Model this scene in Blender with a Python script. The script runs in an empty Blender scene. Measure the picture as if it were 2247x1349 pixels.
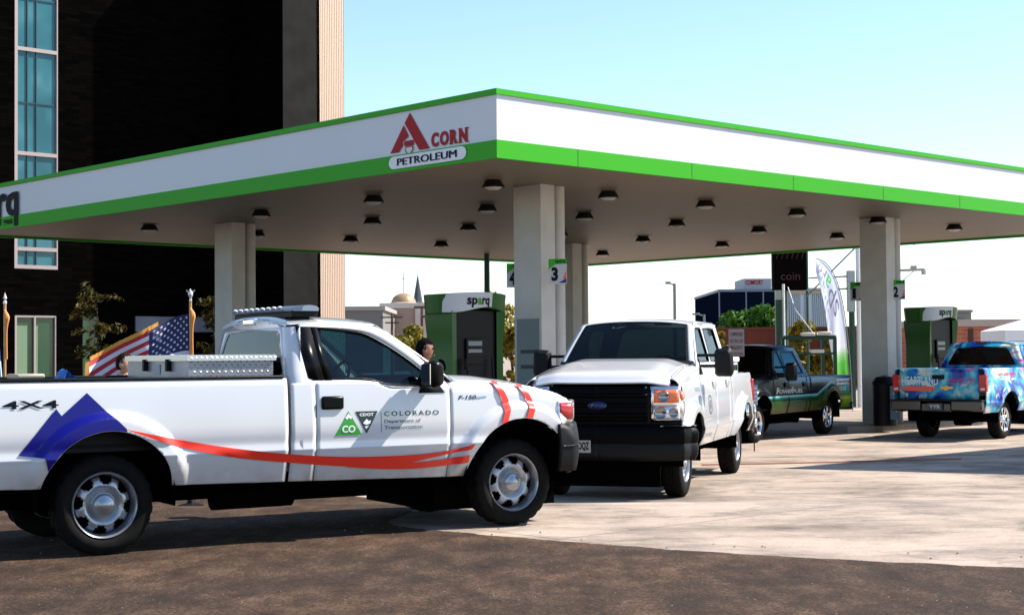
import bpy, bmesh, math, random
import numpy as np
from mathutils import Vector, Matrix
from mathutils.geometry import tessellate_polygon
R = math.radians
random.seed(7)
scene = bpy.context.scene
# ---------------------------------------------------------------- camera, sky, sun, exposure
F_PX, PITCH, ROLL, CH = 3450.8, .0314, .0086, 1.4998
SUN_AZ, SUN_EL = R(13), R(46)          # azimuth from +X towards +Y
SKY, SUN, EXPO = .108, 5.0, 1.15
cam = bpy.data.objects.new('camera', bpy.data.cameras.new('camera'))
scene.collection.objects.link(cam); scene.camera = cam
cp, sp, cr, sr = math.cos(PITCH), math.sin(PITCH), math.cos(ROLL), math.sin(ROLL)
fw = Vector((0, cp, sp)); up = Vector((0, -sp, cp)); rt = Vector((1, 0, 0))
rx = rt*cr - up*sr; uy = up*cr + rt*sr
cam.matrix_world = Matrix.Translation((0, 0, CH)) @ Matrix((rx, uy, -fw)).transposed().to_4x4()
cam.data.sensor_width = 36; cam.data.lens = F_PX/2247*36
cam.data.clip_start = .1; cam.data.clip_end = 5000
cam.data.dof.use_dof = True; cam.data.dof.focus_distance = 15; cam.data.dof.aperture_fstop = 9
w = bpy.data.worlds.new('World'); scene.world = w; w.use_nodes = True
nt = w.node_tree; nt.nodes.clear()
sky = nt.nodes.new('ShaderNodeTexSky'); sky.sky_type = 'NISHITA'; sky.sun_disc = False
sky.sun_elevation = SUN_EL; sky.sun_rotation = R(90)-SUN_AZ
sky.air_density = 1.4; sky.dust_density = 1.2; sky.ozone_density = 3.0; sky.altitude = 2500
bg = nt.nodes.new('ShaderNodeBackground'); bg.inputs[1].default_value = SKY
wo = nt.nodes.new('ShaderNodeOutputWorld')
nt.links.new(sky.outputs[0], bg.inputs[0]); nt.links.new(bg.outputs[0], wo.inputs[0])
ld = bpy.data.lights.new('sun', 'SUN'); ld.energy = SUN; ld.angle = R(.53); ld.color = (1, .91, .80)
lo = bpy.data.objects.new('sun', ld); scene.collection.objects.link(lo)
sd = Vector((math.cos(SUN_AZ)*math.cos(SUN_EL), math.sin(SUN_AZ)*math.cos(SUN_EL), math.sin(SUN_EL)))
lo.rotation_euler = sd.to_track_quat('Z', 'Y').to_euler(); lo.location = sd*60
scene.view_settings.view_transform = 'Standard'; scene.view_settings.look = 'None'
scene.view_settings.exposure = EXPO; scene.view_settings.gamma = 1
scene.render.engine = 'CYCLES'

# ---------------------------------------------------------------- helpers
COL = scene.collection
MATS = {}
def mat(name, col=(.5, .5, .5), rough=.5, metal=0, coat=0, var=0, vs=5, bump=0, bs=40, spec=.5, emit=None):
    if name in MATS: return MATS[name]
    m = bpy.data.materials.new(name); m.use_nodes = True
    n = m.node_tree; b = n.nodes['Principled BSDF']
    b.inputs['Base Color'].default_value = (*col, 1); b.inputs['Roughness'].default_value = rough
    b.inputs['Metallic'].default_value = metal; b.inputs['Coat Weight'].default_value = coat
    b.inputs['Coat Roughness'].default_value = .05
    b.inputs['Specular IOR Level'].default_value = spec
    if emit: b.inputs['Emission Color'].default_value = (*col, 1); b.inputs['Emission Strength'].default_value = emit
    tc = n.nodes.new('ShaderNodeTexCoord')
    if var:
        t = n.nodes.new('ShaderNodeTexNoise'); t.inputs['Scale'].default_value = vs; t.inputs['Detail'].default_value = 6
        mr = n.nodes.new('ShaderNodeMapRange'); mr.inputs[1].default_value = .3; mr.inputs[2].default_value = .7
        mr.inputs[3].default_value = 1-var; mr.inputs[4].default_value = 1+var
        mx = n.nodes.new('ShaderNodeMix'); mx.data_type = 'RGBA'; mx.blend_type = 'MULTIPLY'; mx.inputs[0].default_value = 1
        mx.inputs[6].default_value = (*col, 1)
        n.links.new(tc.outputs['Object'], t.inputs['Vector']); n.links.new(t.outputs['Fac'], mr.inputs[0])
        n.links.new(mr.outputs[0], mx.inputs[7]); n.links.new(mx.outputs[2], b.inputs['Base Color'])
    if bump:
        t2 = n.nodes.new('ShaderNodeTexNoise'); t2.inputs['Scale'].default_value = bs; t2.inputs['Detail'].default_value = 4
        bp = n.nodes.new('ShaderNodeBump'); bp.inputs['Strength'].default_value = bump; bp.inputs['Distance'].default_value = .02
        n.links.new(tc.outputs['Object'], t2.inputs['Vector']); n.links.new(t2.outputs['Fac'], bp.inputs['Height'])
        n.links.new(bp.outputs[0], b.inputs['Normal'])
    MATS[name] = m; return m

def ramp(n, stops, interp='LINEAR'):
    r = n.nodes.new('ShaderNodeValToRGB'); r.color_ramp.interpolation = interp
    e = r.color_ramp.elements
    while len(e) < len(stops): e.new(.5)
    for k, (p, c) in enumerate(stops): e[k].position = p; e[k].color = (*c, 1)
    return r

def glass(name, tint, refl=1.0, rough=.02):
    if name in MATS: return MATS[name]
    m = bpy.data.materials.new(name); m.use_nodes = True; n = m.node_tree; n.nodes.clear()
    o = n.nodes.new('ShaderNodeOutputMaterial'); t = n.nodes.new('ShaderNodeBsdfTransparent'); t.inputs[0].default_value = (*tint, 1)
    g = n.nodes.new('ShaderNodeBsdfGlossy'); g.inputs['Roughness'].default_value = rough
    f = n.nodes.new('ShaderNodeLayerWeight'); f.inputs[0].default_value = .5
    pw = n.nodes.new('ShaderNodeMath'); pw.operation = 'POWER'; pw.inputs[1].default_value = 4.5; n.links.new(f.outputs['Facing'], pw.inputs[0])
    ad = n.nodes.new('ShaderNodeMath'); ad.inputs[1].default_value = .05; n.links.new(pw.outputs[0], ad.inputs[0])
    mu = n.nodes.new('ShaderNodeMath'); mu.operation = 'MULTIPLY'; mu.inputs[1].default_value = refl; mu.use_clamp = True
    mx = n.nodes.new('ShaderNodeMixShader')
    n.links.new(ad.outputs[0], mu.inputs[0]); n.links.new(mu.outputs[0], mx.inputs[0]); n.links.new(t.outputs[0], mx.inputs[1]); n.links.new(g.outputs[0], mx.inputs[2])
    n.links.new(mx.outputs[0], o.inputs[0]); MATS[name] = m; return m

class MB:
    def __init__(s): s.v = []; s.f = []; s.mi = []
    def add(s, vs, fs, mi=0):
        k = len(s.v); s.v += [tuple(p) for p in vs]
        for f in fs: s.f.append(tuple(i+k for i in f)); s.mi.append(mi)
        return s
    def box(s, x0, x1, y0, y1, z0, z1, rot=0, piv=None, mi=0):
        vs = [(x, y, z) for x in (x0, x1) for y in (y0, y1) for z in (z0, z1)]
        if rot:
            p = piv or ((x0+x1)/2, (y0+y1)/2); c, d = math.cos(rot), math.sin(rot)
            vs = [(p[0]+(x-p[0])*c-(y-p[1])*d, p[1]+(x-p[0])*d+(y-p[1])*c, z) for x, y, z in vs]
        return s.add(vs, [(0, 1, 3, 2), (4, 6, 7, 5), (0, 4, 5, 1), (2, 3, 7, 6), (0, 2, 6, 4), (1, 5, 7, 3)], mi)
    def tube(s, pts, rad, n=10, cap=True, mi=0):
        pts = [Vector(p) for p in pts]
        rs = rad if isinstance(rad, (list, tuple)) else [rad]*len(pts)
        vs = []; fs = []
        for i, p in enumerate(pts):
            d = (pts[min(i+1, len(pts)-1)]-pts[max(i-1, 0)]).normalized()
            a = d.orthogonal().normalized() if i == 0 else (a - d*a.dot(d)).normalized()
            b = d.cross(a)
            for k in range(n):
                t = 2*math.pi*k/n; vs.append(p+(a*math.cos(t)+b*math.sin(t))*rs[i])
        for i in range(len(pts)-1):
            for k in range(n):
                fs.append((i*n+k, i*n+(k+1) % n, (i+1)*n+(k+1) % n, (i+1)*n+k))
        if cap: fs.append(tuple(range(n))[::-1]); fs.append(tuple((len(pts)-1)*n+k for k in range(n)))
        return s.add(vs, fs, mi)
    def grid(s, fn, us, vs_, mi=0, flip=False):
        V = [fn(u, v) for u in us for v in vs_]; m = len(vs_); F = []
        for i in range(len(us)-1):
            for j in range(m-1):
                q = (i*m+j, (i+1)*m+j, (i+1)*m+j+1, i*m+j+1)
                F.append(q[::-1] if flip else q)
        return s.add(V, F, mi)
    def lathe(s, prof, n=48, axis='y', c=(0, 0, 0), close=False, mi=0):
        V = []; F = []; m = len(prof)
        for k in range(n):
            t = 2*math.pi*k/n
            for r, h in prof:
                a, b = r*math.cos(t), r*math.sin(t)
                V.append((c[0]+a, c[1]+h, c[2]+b) if axis == 'y' else (c[0]+a, c[1]+b, c[2]+h))
        for k in range(n):
            for j in range(m-1 if not close else m):
                j2 = (j+1) % m; F.append((k*m+j, ((k+1) % n)*m+j, ((k+1) % n)*m+j2, k*m+j2))
        return s.add(V, F, mi)
    def poly(s, loops, fn, mi=0):
        """flat polygon with holes (lists of 2D points) mapped by fn(u,v)->xyz"""
        t = tessellate_polygon([[Vector((a, b, 0)) for a, b in l] for l in loops])
        P = [p for l in loops for p in l]
        return s.add([fn(a, b) for a, b in P], t, mi)
    def prism(s, loop, fn, d):
        """polygon extruded: fn(u,v,h)"""
        n = len(loop); t = tessellate_polygon([[Vector((a, b, 0)) for a, b in loop]])
        s.add([fn(a, b, 0) for a, b in loop]+[fn(a, b, d) for a, b in loop],
              list(t)+[tuple(i+n for i in f)[::-1] for f in t]+[(i, (i+1) % n, (i+1) % n+n, i+n) for i in range(n)])
        return s
    def obj(s, name, m, parent=None, smooth=35, bevel=0, fixn=True, solid=0):
        me = bpy.data.meshes.new(name); me.from_pydata(s.v, [], s.f)
        for x in (m if isinstance(m, (list, tuple)) else [m]): me.materials.append(x)
        if any(s.mi):
            me.polygons.foreach_set('material_index', s.mi)
        if fixn:
            b = bmesh.new(); b.from_mesh(me); bmesh.ops.remove_doubles(b, verts=b.verts, dist=1e-5)
            bmesh.ops.recalc_face_normals(b, faces=b.faces); b.to_mesh(me); b.free()
        if smooth:
            me.polygons.foreach_set('use_smooth', [True]*len(me.polygons))
            me.set_sharp_from_angle(angle=R(smooth))
        o = bpy.data.objects.new(name, me); COL.objects.link(o)
        if parent: o.parent = parent
        if solid:
            q = o.modifiers.new('s', 'SOLIDIFY'); q.thickness = solid; q.offset = -1
        if bevel:
            q = o.modifiers.new('b', 'BEVEL'); q.width = bevel; q.segments = 2; q.limit_method = 'ANGLE'; q.angle_limit = R(40)
        return o

def tag(o, label, cat, group=None, kind=None):
    if label: o['label'] = label
    if cat: o['category'] = cat
    if group: o['group'] = group
    if kind: o['kind'] = kind
    return o
def empty(name, loc=(0, 0, 0), rz=0, parent=None):
    o = bpy.data.objects.new(name, None); COL.objects.link(o); o.location = loc; o.rotation_euler = (0, 0, rz)
    o.empty_display_size = .2
    if parent: o.parent = parent
    return o
def thing(name, label, cat, loc=(0, 0, 0), rz=0, group=None): return tag(empty(name, loc, rz), label, cat, group)
def struct(o): o['kind'] = 'structure'; return o
def at(px, py, Y):
    a, b = px-1123.5, py-674.5
    x = a*cr-b*sr; y = a*sr+b*cr
    d = Vector((x/F_PX, cp+y/F_PX*sp, sp-y/F_PX*cp))
    return Vector((0, 0, CH))+d*(Y/d.y)
GZ = -.27
def gz(y): t = min(max((y-15.6)/4.0, 0), 1); return GZ*(t*t*(3-2*t))

_tc = {}
def text2d(body, bold=0, shear=0, sp_=1.0, res=3):
    key = (body, bold, shear, sp_)
    if key in _tc: return _tc[key]
    cu = bpy.data.curves.new('t', 'FONT'); cu.body = body; cu.size = 1; cu.offset = bold; cu.shear = shear
    cu.space_character = sp_; cu.resolution_u = res; cu.fill_mode = 'BOTH'
    o = bpy.data.objects.new('t', cu); COL.objects.link(o)
    dg = bpy.context.evaluated_depsgraph_get(); me = bpy.data.meshes.new_from_object(o.evaluated_get(dg))
    V = [(v.co.x, v.co.y) for v in me.vertices]; Fc = [tuple(p.vertices) for p in me.polygons]
    bpy.data.objects.remove(o); bpy.data.curves.remove(cu); bpy.data.meshes.remove(me)
    _tc[key] = (V, Fc); return V, Fc
def decal2d(V, Fc, fn, name, m, parent, sub=0):
    """2D triangles mapped on to a surface, long edges split so that they follow it"""
    b = bmesh.new(); vs = [b.verts.new((x, y, 0)) for x, y in V]
    for f in Fc:
        try: b.faces.new([vs[i] for i in f])
        except ValueError: pass
    if sub:
        for _ in range(7):
            bmesh.ops.triangulate(b, faces=b.faces)
            e = [q for q in b.edges if q.calc_length() > sub]
            if not e: break
            bmesh.ops.subdivide_edges(b, edges=e, cuts=1)
    for v in b.verts: v.co = Vector(fn(v.co.x, v.co.y))
    me = bpy.data.meshes.new(name); b.to_mesh(me); b.free(); me.materials.append(m)
    o = bpy.data.objects.new(name, me); COL.objects.link(o)
    if parent: o.parent = parent
    return o
def textfit(body, rect, fn, name, m, parent, bold=0, shear=0, sp_=1.0, sub=0):
    u0, u1, v0, v1 = rect; V, Fc = text2d(body, bold, shear, sp_)
    xs = [p[0] for p in V]; ys = [p[1] for p in V]; a, b, c, d = min(xs), max(xs), min(ys), max(ys)
    V2 = [(u0+(x-a)/(b-a)*(u1-u0), v0+(y-c)/(d-c)*(v1-v0)) for x, y in V]
    return decal2d(V2, Fc, fn, name, m, parent, sub)
def polydecal(loop, fn, name, m, parent, sub=.08):
    t = tessellate_polygon([[Vector((a, b, 0)) for a, b in loop]])
    return decal2d(loop, [tuple(f) for f in t], fn, name, m, parent, sub)
def strip(top, bot, fn, name, m, parent, n=60):
    """band between two polylines given as (x,z) lists"""
    x0, x1 = top[0][0], top[-1][0]; MBx = MB()
    xs = np.linspace(0, 1, n)
    T = lambda L, t: (np.interp(t, np.linspace(0, 1, len(L)), [p[0] for p in L]), np.interp(t, np.linspace(0, 1, len(L)), [p[1] for p in L]))
    MBx.grid(lambda t, k: fn(*[T(top, t)[i]*(1-k)+T(bot, t)[i]*k for i in (0, 1)]), xs, (0, .5, 1))
    return MBx.obj(name, m, parent, fixn=False)
def circ(cx, cy, r, n=24, ry=None): return [(cx+r*math.cos(2*math.pi*k/n), cy+(ry or r)*math.sin(2*math.pi*k/n)) for k in range(n)]
def smooth_pts(pts, it=2):
    for _ in range(it):
        q = [pts[0]]
        for a, b in zip(pts, pts[1:]): q += [tuple(.75*i+.25*j for i, j in zip(a, b)), tuple(.25*i+.75*j for i, j in zip(a, b))]
        q.append(pts[-1]); pts = q
    return pts

# common materials
WHITE = mat('white_car_paint', (.56, .575, .60), .25, coat=1, var=.02, vs=1.5)
WHITE2 = mat('white_painted_metal', (.80, .80, .80), .4)
BLACKP = mat('black_plastic', (.004, .0045, .005), .5, bump=.1, bs=200, spec=.18)
BLACKG = mat('black_gloss_trim', (.002, .002, .0025), .3, spec=.14)
CHROME = mat('chrome', (.75, .76, .78), .12, 1)
STEEL = mat('silver_wheel_paint', (.34, .36, .39), .28, .7)
RUBBER = mat('tyre_rubber', (.006, .0055, .005), .8, var=.3, vs=20, spec=.12)
DARK = mat('underbody_black', (.0015, .0015, .0015), .9, spec=.02)
GLASS = glass('tinted_car_glass', (.09, .27, .30), .9)
GLASSD = glass('dark_car_glass', (.05, .08, .08), .6)
INTER = mat('dark_grey_interior', (.01, .011, .012), .7, spec=.2)
RED = mat('red_lens', (.42, .008, .008), .15, coat=.5)
AMBER = mat('amber_lens', (.8, .16, .04), .2, coat=.8)
CLEAR = mat('clear_lamp_lens', (.75, .78, .8), .08, .6, coat=1)
REDD = mat('red_reflective_vinyl', (.80, .028, .012), .4, coat=.2)
BLUED = mat('blue_vinyl', (.003, .004, .16), .3, spec=.3)
SIGNW = mat('sign_white', (.78, .78, .78), .45)
INK = mat('dark_lettering', (.004, .005, .008), .5, spec=.1)
GREEN = mat('green_fascia_paint', (.030, .32, .005), .5, spec=.2)
SEAM = mat('dark_gap', (.002, .002, .002), .9, spec=0)

# ---------------------------------------------------------------- ground
def ground_mat(name, kind):
    m = bpy.data.materials.new(name); m.use_nodes = True; n = m.node_tree; b = n.nodes['Principled BSDF']
    b.inputs['Roughness'].default_value = .9; b.inputs['Specular IOR Level'].default_value = .25
    L = n.links.new; tc = n.nodes.new('ShaderNodeTexCoord')
    def noise(s, det=6, rough=.6, st=(1, 1, 1)):
        mp = n.nodes.new('ShaderNodeMapping'); mp.inputs['Scale'].default_value = st
        t = n.nodes.new('ShaderNodeTexNoise'); t.inputs['Scale'].default_value = s; t.inputs['Detail'].default_value = det; t.inputs['Roughness'].default_value = rough
        L(tc.outputs['Object'], mp.inputs[0]); L(mp.outputs[0], t.inputs['Vector']); return t.outputs['Fac']
    def mix(a, bb, fac, mode='MIX'):
        x = n.nodes.new('ShaderNodeMix'); x.data_type = 'RGBA'; x.blend_type = mode
        for i, q in ((0, fac), (6, a), (7, bb)):
            if isinstance(q, tuple): x.inputs[i].default_value = (*q, 1)
            elif isinstance(q, (int, float)): x.inputs[i].default_value = q
            else: L(q, x.inputs[i])
        return x.outputs[2]
    def rmp(src, stops, it='LINEAR'): r = ramp(n, stops, it); L(src, r.inputs[0]); return r.outputs[0]
    if kind == 'asphalt':
        c = rmp(noise(2.6, 9, .74, (1.25, .6, 1)), [(.34, (.017, .0085, .004)), (.5, (.043, .0245, .0135)), (.66, (.090, .055, .034))])
        fine = rmp(noise(38, 7, .85), [(.40, (.25, .25, .25)), (.5, (1, 1, 1)), (.60, (2.0, 1.95, 1.9))])
        c = mix(c, fine, 1, 'MULTIPLY')
        tr = rmp(noise(.9, 6, .65, (.6, .8, 1)), [(.45, (.8, .8, .8)), (.62, (1.35, 1.3, 1.25))])
        c = mix(c, tr, .8, 'MULTIPLY')
        vo = n.nodes.new('ShaderNodeTexVoronoi'); vo.inputs['Scale'].default_value = 9; L(tc.outputs['Object'], vo.inputs['Vector'])
        c = mix(c, (.45, .4, .36), rmp(vo.outputs['Distance'], [(.035, (1, 1, 1)), (.055, (0, 0, 0))]))
        vo2 = n.nodes.new('ShaderNodeTexVoronoi'); vo2.inputs['Scale'].default_value = 6.3; L(tc.outputs['Object'], vo2.inputs['Vector'])
        c = mix(c, (.008, .006, .005), rmp(vo2.outputs['Distance'], [(.06, (1, 1, 1)), (.09, (0, 0, 0))]))
        h = noise(90, 6, .8); bs = .7
    else:
        c = rmp(noise(.35, 8, .65), [(.3, (.275, .22, .175)), (.5, (.37, .30, .245)), (.7, (.43, .355, .295))])
        # tyre streaks, stains and dust
        st = rmp(noise(.9, 8, .7, (.75, .8, 1)), [(.36, (.38, .40, .42)), (.47, (.85, .85, .85)), (.54, (1, 1, 1)), (.75, (1.05, 1.0, .96))])
        c = mix(c, st, .85, 'MULTIPLY')
        st2 = rmp(noise(.75, 9, .72, (.55, 1.2, 1)), [(.38, (.50, .52, .54)), (.45, (.78, .79, .80)), (.53, (1, 1, 1))])
        c = mix(c, st2, .85, 'MULTIPLY')
        st3 = rmp(noise(2.6, 8, .75, (.5, 1.5, 1)), [(.36, (.45, .46, .47)), (.42, (.85, .85, .85)), (.46, (1, 1, 1))])
        c = mix(c, st3, .8, 'MULTIPLY')
        wv = n.nodes.new('ShaderNodeTexWave'); wv.wave_type = 'RINGS'; wv.inputs['Scale'].default_value = .16; wv.inputs['Distortion'].default_value = 3.5; wv.inputs['Detail'].default_value = 3; wv.inputs['Detail Scale'].default_value = .6
        mw_ = n.nodes.new('ShaderNodeMapping'); mw_.inputs['Location'].default_value = (9, -4, 0); L(tc.outputs['Object'], mw_.inputs[0]); L(mw_.outputs[0], wv.inputs['Vector'])
        c = mix(c, rmp(wv.outputs['Fac'], [(.0, (.66, .66, .67)), (.05, (.8, .8, .8)), (.09, (1, 1, 1))]), .3, 'MULTIPLY')
        fine = rmp(noise(30, 6, .75), [(.32, (.6, .6, .6)), (.5, (1, 1, 1)), (.68, (1.15, 1.15, 1.15))])
        c = mix(c, fine, .7, 'MULTIPLY')
        vo = n.nodes.new('ShaderNodeTexVoronoi'); vo.inputs['Scale'].default_value = 3; L(tc.outputs['Object'], vo.inputs['Vector'])
        c = mix(c, (.06, .05, .045), rmp(vo.outputs['Distance'], [(.02, (1, 1, 1)), (.035, (0, 0, 0))]))
        # expansion joints in the canopy's direction
        mp = n.nodes.new('ShaderNodeMapping'); mp.inputs['Rotation'].default_value = (0, 0, R(46.7)); L(tc.outputs['Object'], mp.inputs[0])
        br = n.nodes.new('ShaderNodeTexBrick'); br.inputs['Scale'].default_value = 1; br.offset = 0
        br.inputs['Mortar Size'].default_value = .012; br.inputs['Brick Width'].default_value = 4.6; br.inputs['Row Height'].default_value = 4.6
        L(mp.outputs[0], br.inputs['Vector'])
        c = mix(c, (.10, .08, .07), rmp(br.outputs['Fac'], [(.2, (0, 0, 0)), (.8, (.8, .8, .8))]))
        vc = n.nodes.new('ShaderNodeTexVoronoi'); vc.feature = 'DISTANCE_TO_EDGE'; vc.inputs['Scale'].default_value = .22
        nzz = n.nodes.new('ShaderNodeTexNoise'); nzz.inputs['Scale'].default_value = 1.1; nzz.inputs['Detail'].default_value = 5; L(tc.outputs['Object'], nzz.inputs['Vector'])
        va = n.nodes.new('ShaderNodeVectorMath'); va.operation = 'ADD'; L(tc.outputs['Object'], va.inputs[0]); L(nzz.outputs['Color'], va.inputs[1]); L(va.outputs[0], vc.inputs['Vector'])
        c = mix(c, (.09, .07, .06), rmp(vc.outputs['Distance'], [(.0015, (.35, .35, .35)), (.005, (0, 0, 0))]))
        h = noise(40, 6, .8); bs = .3
    L(c, b.inputs['Base Color'])
    bp = n.nodes.new('ShaderNodeBump'); bp.inputs['Strength'].default_value = bs; bp.inputs['Distance'].default_value = .015
    L(h, bp.inputs['Height']); L(bp.outputs[0], b.inputs['Normal']); return m
CONC = ground_mat('pale_concrete', 'concrete'); ASPH = ground_mat('brown_dusty_asphalt', 'asphalt')
ys = [-40, 0, 8, 14]+list(np.linspace(15.6, 19.6, 17))+[24, 40, 80, 200, 600, 2500]
xs = [-2000, -300, -60, -20, 0, 20, 60, 300, 2000]
struct(MB().grid(lambda x, y: (x, y, gz(y)), xs, ys).obj('ground', CONC))
edge = [(60, -8), (12, 7.6), (6.5, 9.8), (3.54, 10.96), (1.62, 11.92), (.49, 12.74), (-.4, 13.45), (-1.27, 14.26), (-1.0, 15.2), (-.8, 17.2), (-1.0, 19.2), (-7, 26), (-30, 50)]
edge = smooth_pts(edge, 2)
ed2 = []
for (x0, y0), (x1, y1) in zip(edge, edge[1:]):
    for t in np.linspace(0, 1, 9)[:-1]:
        x = x0+(x1-x0)*t; y = y0+(y1-y0)*t
        ed2.append((x+.012*math.sin(x*9)+.01*math.sin(y*23), y+.012*math.sin(x*13+1)+random.uniform(-.014, .014)))
ed2.append(edge[-1])
def asph(i, k):
    x, y = ed2[i]; X = x+(-60-x)*k; Y = y+(-30-y)*k if False else y
    return (X, Y, gz(Y)+.004)
struct(MB().grid(lambda i, k: asph(int(i), k), range(len(ed2)), (0, .02, .1, .5, 1)).obj('asphalt_road', ASPH))

# ---------------------------------------------------------------- pickup trucks
def sm(t): t = min(max(t, 0), 1); return t*t*(3-2*t)
class Spec:
    W = 1.0; bow = .33; tk = .42; crease = .73; ra = .52; zc = .44; fl = .058; rr = .10
    def __init__(s, **k): s.__dict__.update(k)
    def wy(s, x, z):
        w = s.W
        if z < s.crease: w -= .014 + .075*min((s.crease-z)/.25, 1.3)
        elif z < s.crease+.03: w -= .014*(1-(z-s.crease)/.03)
        w -= .009*math.exp(-((z-s.crease-.09)/.055)**2)
        if z > .9: w -= .025*((min(z, s.belt)-.9)/.4)**2
        if z > s.belt: w -= (z-s.belt)*s.tk
        for xc in (0, s.wb):
            d = math.hypot(x-xc, z-s.zc)
            if z > s.zc-.3 and d < s.ra+.22:
                w += s.fl*(1-sm((d-s.ra-.085)/.075))*sm((z-s.zc+.05)/.35)
        return w
    def nx(s, y): return s.nosec - s.bow*(abs(y)/s.W)**3
    def ft(s, x): return float(np.interp(x, [p[0] for p in s.top], [p[1] for p in s.top]))
    def beltz(s, x):
        if s.bdip: x0, x1, dz = s.bdip; return s.belt - dz*sm((x-x0)/(x1-x0))
        return s.belt
    def zb(s, x):
        z = s.sill + s.slope*x
        for xc in (0, s.wb):
            q = s.ra**2-(x-xc)**2
            if q > 0: z = max(z, s.zc+math.sqrt(q))
        return z
    def xs(s, x0, x1, st=.035):
        L = list(np.linspace(x0, x1, max(2, int((x1-x0)/st)+1)))
        for xc in (0, s.wb):
            for k in range(-20, 21):
                x = xc+s.ra*math.sin(k/20*math.pi/2)
                if x0 < x < x1: L.append(x)
        L = sorted(L); return [L[0]]+[b for a, b in zip(L, L[1:]) if b-a > 1e-3 or b == L[-1]]
Spec.bdip = None; Spec.slope = 0

def wheel(parent, r, wdt, rimr, loc, side, style, m_rim):
    e = empty('wheel', loc, 0, parent); e.rotation_euler = (0, random.uniform(0, 1), 0 if side > 0 else math.pi)
    lug = .008
    t = MB(); h = wdt/2
    prof = [(rimr-.012, h-.035), (rimr+.004, h-.012), (rimr+.03, h-.002), ((r+rimr)/2, h+.008), (r-.045, h-.004), (r-.02, h-.014), (r-.004, h-.03), (r, h-.06), (r, h-.095), (r-.010, h-.1), (r-.010, h-.112), (r, h-.117)]
    prof = prof+[(a, -b) for a, b in prof[::-1]]
    N = 120
    def P(k, j):
        rr, y = prof[j]; a = 2*math.pi*k/N
        if 6 <= j <= len(prof)-7:
            if (k+(3 if 9 < j < len(prof)-10 else 0)) % 5 < 2: rr -= lug
        return (rr*math.cos(a), y, rr*math.sin(a))
    t.grid(P, range(N+1), range(len(prof)))
    t.obj('tyre', RUBBER, e, smooth=50)
    # rim: barrel, lip, disc with openings
    m = MB(); m.lathe([(rimr-.012, h-.035), (rimr+.002, h-.012), (rimr-.004, h-.004), (rimr-.014, h-.012), (rimr-.022, h-.05), (rimr-.03, h-.09), (rimr-.032, -h+.03)], 64)
    n = {'steel8': 8, 'cap': 8, 'spoke6': 6, 'spoke8': 8}[style]; N2 = n*10
    k_ = rimr/.235
    rows = [(.0, h-.045), (.055, h-.045), (.085, h-.05), (.100, h-.075), (.118, h-.062), (.135, h-.05), (.148, h-.05), (.168, h-.056), (.185, h-.065), (.198, h-.08), (.206, h-.10)]
    if style[:2] == 'sp': rows = [(.0, h-.03), (.04, h-.03), (.055, h-.035), (.07, h-.03), (.09, h-.03), (.12, h-.032), (.15, h-.03), (.18, h-.03), (.2, h-.03), (.21, h-.035), (.215, h-.06)]
    lo_, wd = ((6, 2.7) if style[:2] != 'sp' else (3, 3.3))
    V = [(rr*k_*math.cos(2*math.pi*k/N2), y, rr*k_*math.sin(2*math.pi*k/N2)) for k in range(N2) for rr, y in rows]; F = []
    nr_ = len(rows)
    for k in range(N2):
        for j in range(nr_-1):
            ph = abs((k % 10)-4.5)
            ws = wd if style[:2] == 'sp' else [0, 0, 0, 0, 0, 0, 2.2, 3.2, 3.2, 3.0][j] if j < 10 else 0
            if lo_ <= j < nr_-(1 if style[:2] != 'sp' else 3) and ph < ws: continue
            F.append((k*nr_+j, ((k+1) % N2)*nr_+j, ((k+1) % N2)*nr_+j+1, k*nr_+j+1))
    m.add(V, F); m.obj('rim', m_rim, e, smooth=40, solid=.006)
    q = MB(); q.lathe([(.0, h-.10), (rimr-.035, h-.10)], 40); q.lathe([(.0, -h+.04), (rimr-.03, -h+.04)], 32)
    q.lathe([(0, h-.105), (.16, h-.105), (.16, -.05), (0, -.05)], 32); q.obj('brake_drum', DARK, e)
    c = MB(); c.lathe([(.0, h+.0), (.035*k_, h-.001), (.042*k_, h-.010), (.062*k_, h-.014), (.078*k_, h-.026), (.085*k_, h-.06)], 40)
    if style[:2] != 'sp' or True: c.obj('hub_cap', m_rim if style != 'steel8' else STEEL, e, smooth=50)
    return e

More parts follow.
